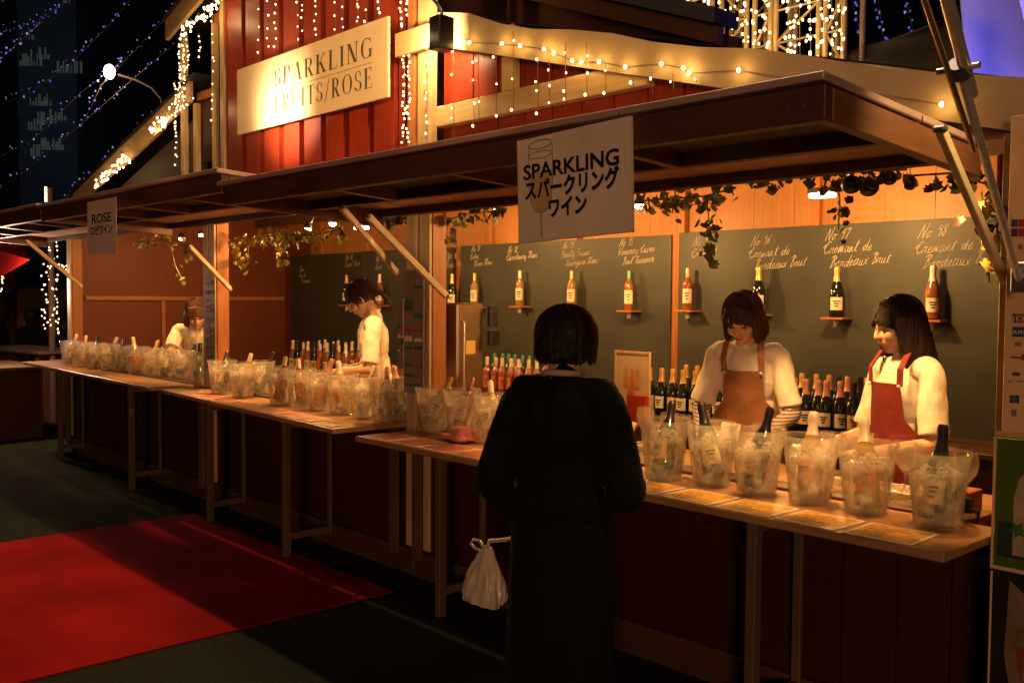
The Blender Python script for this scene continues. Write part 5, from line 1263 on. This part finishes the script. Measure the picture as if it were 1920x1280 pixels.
# ------------------------------------------------------------ lamps inside and outside
def spot_fixture(label, px, py, Y, e, w=.05, round_=False, tgt=None, glow=.05, col_=WARM2, light=True):
    p = at(px, py, Y); t = thing('spotlight', label, 'lamp', tuple(p), 0, 'small lamps in the stalls')
    if round_:
        MB().lathe([(.0, .05), (.018, .05), (.03, .02), (.034, .0), (.03, .0)], 14).build('housing', BLK, t, True); MB().ball((0, 0, -.004), (.030, .030, .022)).build('bulb', L_HEAD, t, True)
    else:
        MB().box((-w, -.03, .012), (w, .05, .04)).build('housing', BLK, t, bevel=.003); MB().box((-w * .92, -.028, -.012), (w * .92, .045, .010)).build('lens', L_HEAD, t, bevel=.003)
    MB().tube([(0, .03, .04), (0, .06, .12)], .006, 6).build('bracket', BLK, t)
    if light: lamp('lamp_light', 'POINT', p + Vector((0, -.01, -.06)), e * 1.5, col_, size=glow)
    return t
spot_fixture('bright rectangular lamp at the top of the nearest stall, left of the dark round ornaments', 1540, 366, 4.9, 44, w=.07)
spot_fixture('lamp hidden behind the large hanging sign lighting the chalkboard', 1105, 425, 4.9, 36, round_=True)
spot_fixture('lamp peeping out at the right edge of the large hanging sign', 1200, 384, 4.2, 26, round_=True)
spot_fixture('lamp lighting the planks left of the large hanging sign', 930, 392, 5.2, 14, round_=True)
spot_fixture('round lamp among the yellow leaves in the middle stall', 577, 428, 3.9, 28, round_=True)
spot_fixture('round lamp left of the pale strut in the middle stall', 624, 418, 4.1, 28, round_=True)
spot_fixture('pair lamp right of the pale strut in the middle stall', 676, 427, 4.3, 6, w=.06)
spot_fixture('left one of two round lamps in the farthest stall', 341, 446, 4.0, 7, round_=True)
spot_fixture('right one of two lamps in the farthest stall beside the post', 382, 441, 4.0, 7, w=.05)
# counter front wash from lamps under the awnings
lamp('awning_lamp', 'SPOT', (-2.2, 3.31, 2.08), 120, WARM2, (-2.1, 3.56, .9), .05, 68, .3)
lamp('awning_lamp', 'SPOT', (-1.45, 3.31, 2.06), 60, WARM2, (-1.5, 3.56, .9), .05, 68, .3)  # extra light added to brighten the rightmost bucket
lamp('awning_lamp', 'SPOT', (-3.4, 3.31, 2.08), 60, WARM2, (-3.3, 3.56, .9), .05, 68, .3)
lamp('awning_lamp', 'SPOT', (-5.1, 3.31, 2.08), 90, WARM2, (-5.1, 3.56, .9), .05, 68, .3)
lamp('awning_lamp', 'SPOT', (-6.4, 3.31, 2.08), 90, WARM2, (-6.4, 3.56, .9), .05, 68, .3)
lamp('awning_lamp', 'SPOT', (-8.2, 3.31, 2.08), 70, WARM2, (-8.2, 3.56, .9), .05, 68, .3)
lamp('awning_lamp', 'SPOT', (-9.5, 3.31, 2.08), 60, WARM2, (-9.5, 3.56, .9), .05, 68, .3)
# floodlight with cable at the cream corner post
p = at(828, 62, YF - .16)
t = thing('floodlight', 'black box floodlight with looping cable by the cream corner post', 'lamp', tuple(p))
MB().box((-.045, -.05, -.09), (.045, .05, .08)).build('housing', BLK, t, bevel=.006); MB().box((-.052, -.04, -.07), (-.0455, .04, .06)).build('lens', L_HEAD, t)
cp = [at(829, 42, YF - .16) - p, at(828, 20, YF - .15) - p, at(815, 2, YF - .12) - p, at(795, -15, YF - .1) - p]; MB().tube(cp, .009, 8).build('cable', BLK, t, True)
lamp('flood_light', 'POINT', p + Vector((-.10, -.03, 0)), 22, (1, .68, .30), size=.03)
# added hidden floodlight on the awning roof, as source for the sign's hot spot
p = Vector((-5.95, 2.78, 2.30)); t = thing('floodlight', 'added unseen floodlight on the middle awning roof aimed at the wall sign', 'lamp', tuple(p))
MB().box((-.05, -.03, -.02), (.05, .03, .03)).build('housing', BLK, t, bevel=.004); MB().box((-.045, -.025, .0305), (.045, .025, .035)).build('lens', L_HEAD, t); MB().box((-.02, -.02, -.05), (.02, .02, -.0205)).build('foot', BLK, t)
sp_ = at(530, 210, 3.21)
lamp('added_sign_spot', 'SPOT', sp_ + Vector((.03, -.40, -.10)), 80, (1, .78, .45), sp_, .04, 100, 1.0)  # unseen spot added to burn the hot spot onto the sign
lamp('facade_wash', 'SPOT', (-4.9, -.3, 3.45), 330, (1, .50, .15), (-5.3, 3.3, 3.15), .15, 46, .8)  # added wash without a fixture, brightens the tower front
lamp('facade_wash', 'SPOT', (-2.0, .1, 3.1), 60, (1, .50, .15), (-2.9, 3.3, 2.85), .15, 46, .8)  # second added wash, brightens the fascia side
lamp('edge_wash', 'SPOT', (-.75, 2.75, 2.42), 30, (1, .62, .25), (-1.3, 2.8, 2.12), .03, 70, .7)
# street lamp in the dark
D = 24; p = atd(205, 135, D); t = thing('street_lamp', 'glowing street lamp on a curved arm in the dark at upper left', 'street lamp', (atd(310, 200, D).x, atd(310, 200, D).y, 0)); o0 = Vector(t.location)
MB().ball(p - o0, (.14, .14, .18)).build('globe', emit('street_globe', (1, .72, .42), 30), t, True)
MB().tube([atd(x, y, D) - o0 for x, y in ((222, 140), (255, 150), (285, 165), (302, 185), (309, 215), (310, 300))] + [Vector((0, 0, 0))], .035, 8).build('arm_and_pole', plain('lamp_pole', (.16, .10, .07), .5, .4), t, True)
lamp('street_glow', 'POINT', p + Vector((.5, -.5, -.3)), 60, (1, .7, .4), size=.2)

# dark round ornaments
for i, (px, py, r) in enumerate(((1596, 346, .040), (1629, 351, .040), (1668, 334, .030), (1706, 346, .024))):
    p = at(px, py, 3.7); t = thing('hanging_ornament', 'dark round ornament under the header of the nearest stall, %s from the left' % ORD[i], 'ornament', tuple(p), 0, 'dark round ornaments')
    MB().ball((0, 0, 0), (r, r, r * .95), None, 18, 12).build('ball', BLK, t, True); MB().lathe([(.01, r * .9), (.012, r * 1.1), (0, r * 1.12)], 10).build('cap', GREYM, t, True); MB().tube([(0, 0, r), (0, 0, r + .09)], .002, 5).build('cord', BLK, t)
# ------------------------------------------------------------ vines
def vine(label, path, n, mats, drops=(), spread=.05, size=(.014, .034)):
    pts = [at(x, y, Y) for x, y, Y in path]; t = thing('vine_garland', label, 'vine', tuple(pts[0]), 0, 'leafy vines along the stall openings'); o0 = pts[0]
    m = MB(); m.tube([p - o0 for p in pts], .004, 5); lines = [pts]
    for dp in drops: q = [at(x, y, Y) for x, y, Y in dp]; lines.append(q); m.tube([p - o0 for p in q], .003, 5)
    m.build('stem', LEAFG, t)
    seg = [(a, b, (b - a).length) for l in lines for a, b in zip(l[:-1], l[1:])]; tot = sum(s[2] for s in seg)
    ms = [MB() for _ in mats]
    for i in range(n):
        d = random.uniform(0, tot); k = 0
        while k < len(seg) - 1 and d > seg[k][2]: d -= seg[k][2]; k += 1
        c = seg[k][0].lerp(seg[k][1], d / seg[k][2]) + Vector((random.gauss(0, spread * .5), random.gauss(0, spread * .4), random.gauss(-spread * .2, spread * .5))) - o0
        s = random.uniform(*size); Mx = Euler((random.uniform(-1.0, 1.0), random.uniform(-.8, .8), random.uniform(0, 6.28))).to_matrix() @ Matrix.Rotation(PI/2, 3, 'X')
        sh = [(0, -1), (.45, -.75), (1, -.25), (.62, .05), (.7, .6), (.25, .45), (0, 1), (-.25, .45), (-.7, .6), (-.62, .05), (-1, -.25), (-.45, -.75)]
        vs = [c + Mx @ Vector((0, 0, .12 * s))] + [c + Mx @ Vector((x * s, y * s, (-.18 * s if abs(x) > .6 else 0))) for x, y in sh]
        ms[random.randrange(len(mats))].add(vs, [(0, j + 1, (j + 1) % 12 + 1) for j in range(12)])
    for mb, mm in zip(ms, mats): mb.build('leaves', mm, t)
Yv = 3.5
vine('sparse vine drooping in front of the farthest stall back wall', [(250, 455, Yv), (300, 450, Yv), (360, 462, Yv)], 55, [LEAFG, LEAFY], [[(320, 460, Yv), (330, 500, Yv), (345, 530, Yv)], [(345, 455, Yv), (358, 490, Yv)]])
vine('yellow green vine with hanging bunches across the middle stall opening', [(425, 455, Yv), (470, 448, Yv), (520, 440, Yv), (580, 442, Yv), (640, 430, Yv)], 190, [LEAFG, LEAFY, LEAFY], [[(445, 450, Yv), (448, 500, Yv)], [(468, 450, Yv), (460, 505, Yv)], [(525, 445, Yv), (528, 500, Yv)], [(490, 440, Yv), (492, 460, Yv)], [(632, 430, Yv), (640, 450, Yv)]])
vine('dark vine around the orange inner face of the paired posts', [(700, 415, Yv), (760, 408, Yv), (830, 415, 3.45), (880, 400, Yv), (950, 395, Yv)], 130, [LEAFG, LEAFG, REDD], [[(838, 415, 3.42), (835, 460, 3.42), (828, 505, 3.42)], [(850, 420, Yv), (855, 450, Yv)]])
vine('vine trailing down in front of the left end of the wide chalkboard', [(1190, 378, Yv), (1260, 372, Yv), (1320, 368, Yv), (1380, 352, Yv)], 85, [LEAFG, LEAFY], [[(1325, 372, Yv), (1330, 420, Yv), (1328, 478, Yv)], [(1258, 375, Yv), (1262, 400, Yv)]])
vine('dark vine along the header with a yellow tuft under the bright lamp', [(1370, 345, Yv), (1450, 330, Yv), (1540, 322, Yv), (1600, 322, Yv), (1700, 318, Yv)], 75, [LEAFG, LEAFG, LEAFG], [[(1572, 335, 3.9), (1575, 380, 3.9), (1572, 430, 3.9)]])
vine('vine and yellow leaves tangled around the right post of the nearest stall', [(1700, 330, Yv), (1780, 325, Yv), (1850, 345, 3.4), (1885, 380, 3.35)], 95, [LEAFG, LEAFY, REDD], [[(1862, 350, 3.35), (1870, 420, 3.35), (1872, 500, 3.35)], [(1840, 360, 3.4), (1850, 440, 3.4), (1855, 530, 3.4)], [(1890, 380, 3.3), (1895, 470, 3.3)]])
# ------------------------------------------------------------ metal prop poles, canopies, background
a0, a1, a2 = at(1757, -30, 2.1), at(1800, 130, 2.35), at(1912, 530, 3.02)
t = thing('metal_prop', 'long leaning shiny metal prop with a clamp in front of the right awning end', 'pole', tuple(a2)); o0 = Vector(a2)
MB().tube([a1 - o0, a2 - o0], .0105, 14).build('lower_tube', CHROME, t, True); MB().tube([a0 - o0 + Vector((.012, 0, 0)), a1 - o0 + (a1 - a0).normalized() * .1 + Vector((.012, 0, 0))], .0145, 14).build('upper_tube', CHROME, t, True)
dx = Vector((-.034, .0, -.006)); MB().tube([a0 - o0 + dx, a1.lerp(a2, .32) - o0 + dx * .6], .0075, 8).build('side_rod', plain('brass_rod', (.7, .5, .25), .35, .9), t, True)
dd = (a2 - a1).normalized(); MB().tube([a1 - o0 - dd * .02, a1 - o0 + dd * .02], .024, 12).build('clamp', GREYM, t, True); MB().tube([a1 - o0 + Vector((-.05, -.01, 0)), a1 - o0 + Vector((.05, -.01, 0))], .008, 8).build('clamp_bolt', CHROME, t, True)
MB().box((-.02, -.02, -.03), (.03, .03, .06)).build('foot_bracket', GREYM, t, bevel=.004)
def sheet(nm, label, cat, corners, mat_, sag=.1, n=14, kind=None):
    tl, tr_, br, bl = [Vector(c) for c in corners]; m = MB(); vs = []
    for j in range(n + 1):
        for i in range(n + 1):
            u, v = i / n, j / n; p = tl.lerp(tr_, u).lerp(bl.lerp(br, u), v); p.y += sag * math.sin(PI * u) * math.sin(PI * v) + .02 * math.sin(u * 9 + v * 5); vs.append(p)
    m.add(vs, [(j*(n+1)+i, j*(n+1)+i+1, (j+1)*(n+1)+i+1, (j+1)*(n+1)+i) for j in range(n) for i in range(n)])
    o = m.build(nm, mat_, None, True); md = o.modifiers.new('t', 'SOLIDIFY'); md.thickness = .012; tag(o, label, cat); return o
TENT = plain('tent_fabric', (.55, .55, .60), .7, 0, .08, 3, .3)
c_ = [at(1770, -240, 5.2), at(2350, -240, 6.4), at(2350, 420, 5.2), at(1822, 190, 4.6)]
sheet('tent_canopy', 'canopy lit violet blue at the upper right corner', 'canopy', c_, TENT, .25)
sheet('tent_edge', 'cream lit canopy edge at the top right corner', 'canopy', [at(1885, -60, 4.2), at(2000, -60, 4.2), at(2000, 130, 4.0), at(1935, 80, 4.0)], plain('cream_fabric', (.7, .55, .38), .7), .05)
t = thing('tent_post', 'steel post carrying the violet lit canopy behind the right stall end', 'post', (at(2060, 300, 6.0).x, 6.0, 0)); MB().tube([(0, 0, 0), (0, 0, 3.2)], .04, 10).build('post', GREYM, t, True)
lamp('violet_lamp', 'SPOT', tuple(at(1900, 150, 4.0) + Vector((.2, -.6, .1))), 120, (.08, .08, 1), at(1870, 60, 5.0), .1, 110, .6)
lamp('cream_lamp', 'SPOT', tuple(at(1960, 60, 3.6)), 4, WARM2, at(1935, 20, 4.2), .1, 70, .6)
sheet('tent_roof', 'dim grey tent roof between the blue strands and the leaning metal prop', 'tent', [at(1760, 40, 9), at(1830, -10, 10), at(1800, 190, 8), at(1575, 105, 9)], plain('grey_tent', (.09, .07, .045), .8, 0, .2, 3, .3), .2)
lamp('tent_fill_glow', 'POINT', tuple(at(1500, 60, 6.8)), 14, (1, .7, .35), size=.2)
lamp('building_fill', 'SPOT', tuple(atd(-60, 200, 45)), 1500, (.60, .72, 1), tuple(atd(90, 150, 75)), 4, 50, .8)  # added lamp, lifts the far building out of black
# far office building with a few lit windows
D = 75; c0 = atd(85, 600, D); t = thing('office_building', 'dark far office block with a few lit windows at upper left', 'building', (c0.x, c0.y, 0)); rz = math.atan2(RV.y, RV.x); t.rotation_euler = (0, 0, rz)
x0 = -(85 - 42) / FPX * D; x1 = (150 - 85) / FPX * D; zt = 60
m = MB(); m.box((x0, 0, 0), (x1, 14, zt)); m.build('wall', BLDG, t)
m = MB()
for z in range(3, 60, 4): MB().box((x0 - .05, -.12, z), (x1 + .05, -.002, z + 1.3)).build('floor_band', BLDG, t)
def win(px, py, n, h=.9):
    z = (600 - py) / FPX * D - 2.0 + CAMZ; x = (px - 85) / FPX * D
    for k in range(n): MB().box((x + k * .22, -.16, z), (x + k * .22 + random.choice((.08, .12, .18)), -.13, z + h * random.choice((.4, .7, 1)))).build('window', WIN, t)
for px, py, n in ((46, 12, 5), (60, 4, 4), (128, 18, 3), (142, 12, 2), (64, 84, 2), (46, 132, 8), (56, 124, 3), (115, 145, 9), (82, 120, 4), (64, 205, 8), (90, 198, 2), (78, 238, 7), (100, 232, 6), (60, 250, 5), (84, 286, 8), (64, 298, 4), (10, 16, 2)): win(px, py, n)
for p in list(protos.items()):
    if p[0] not in USED:
        for c in list(p[1].children_recursive): bpy.data.objects.remove(c)
        bpy.data.objects.remove(p[1])
bpy.data.scenes.remove(BS)
for o in list(col.objects):
    if o.parent is None and o.type == 'MESH' and 'category' not in o and 'kind' not in o: print('UNTAGGED', o.name)
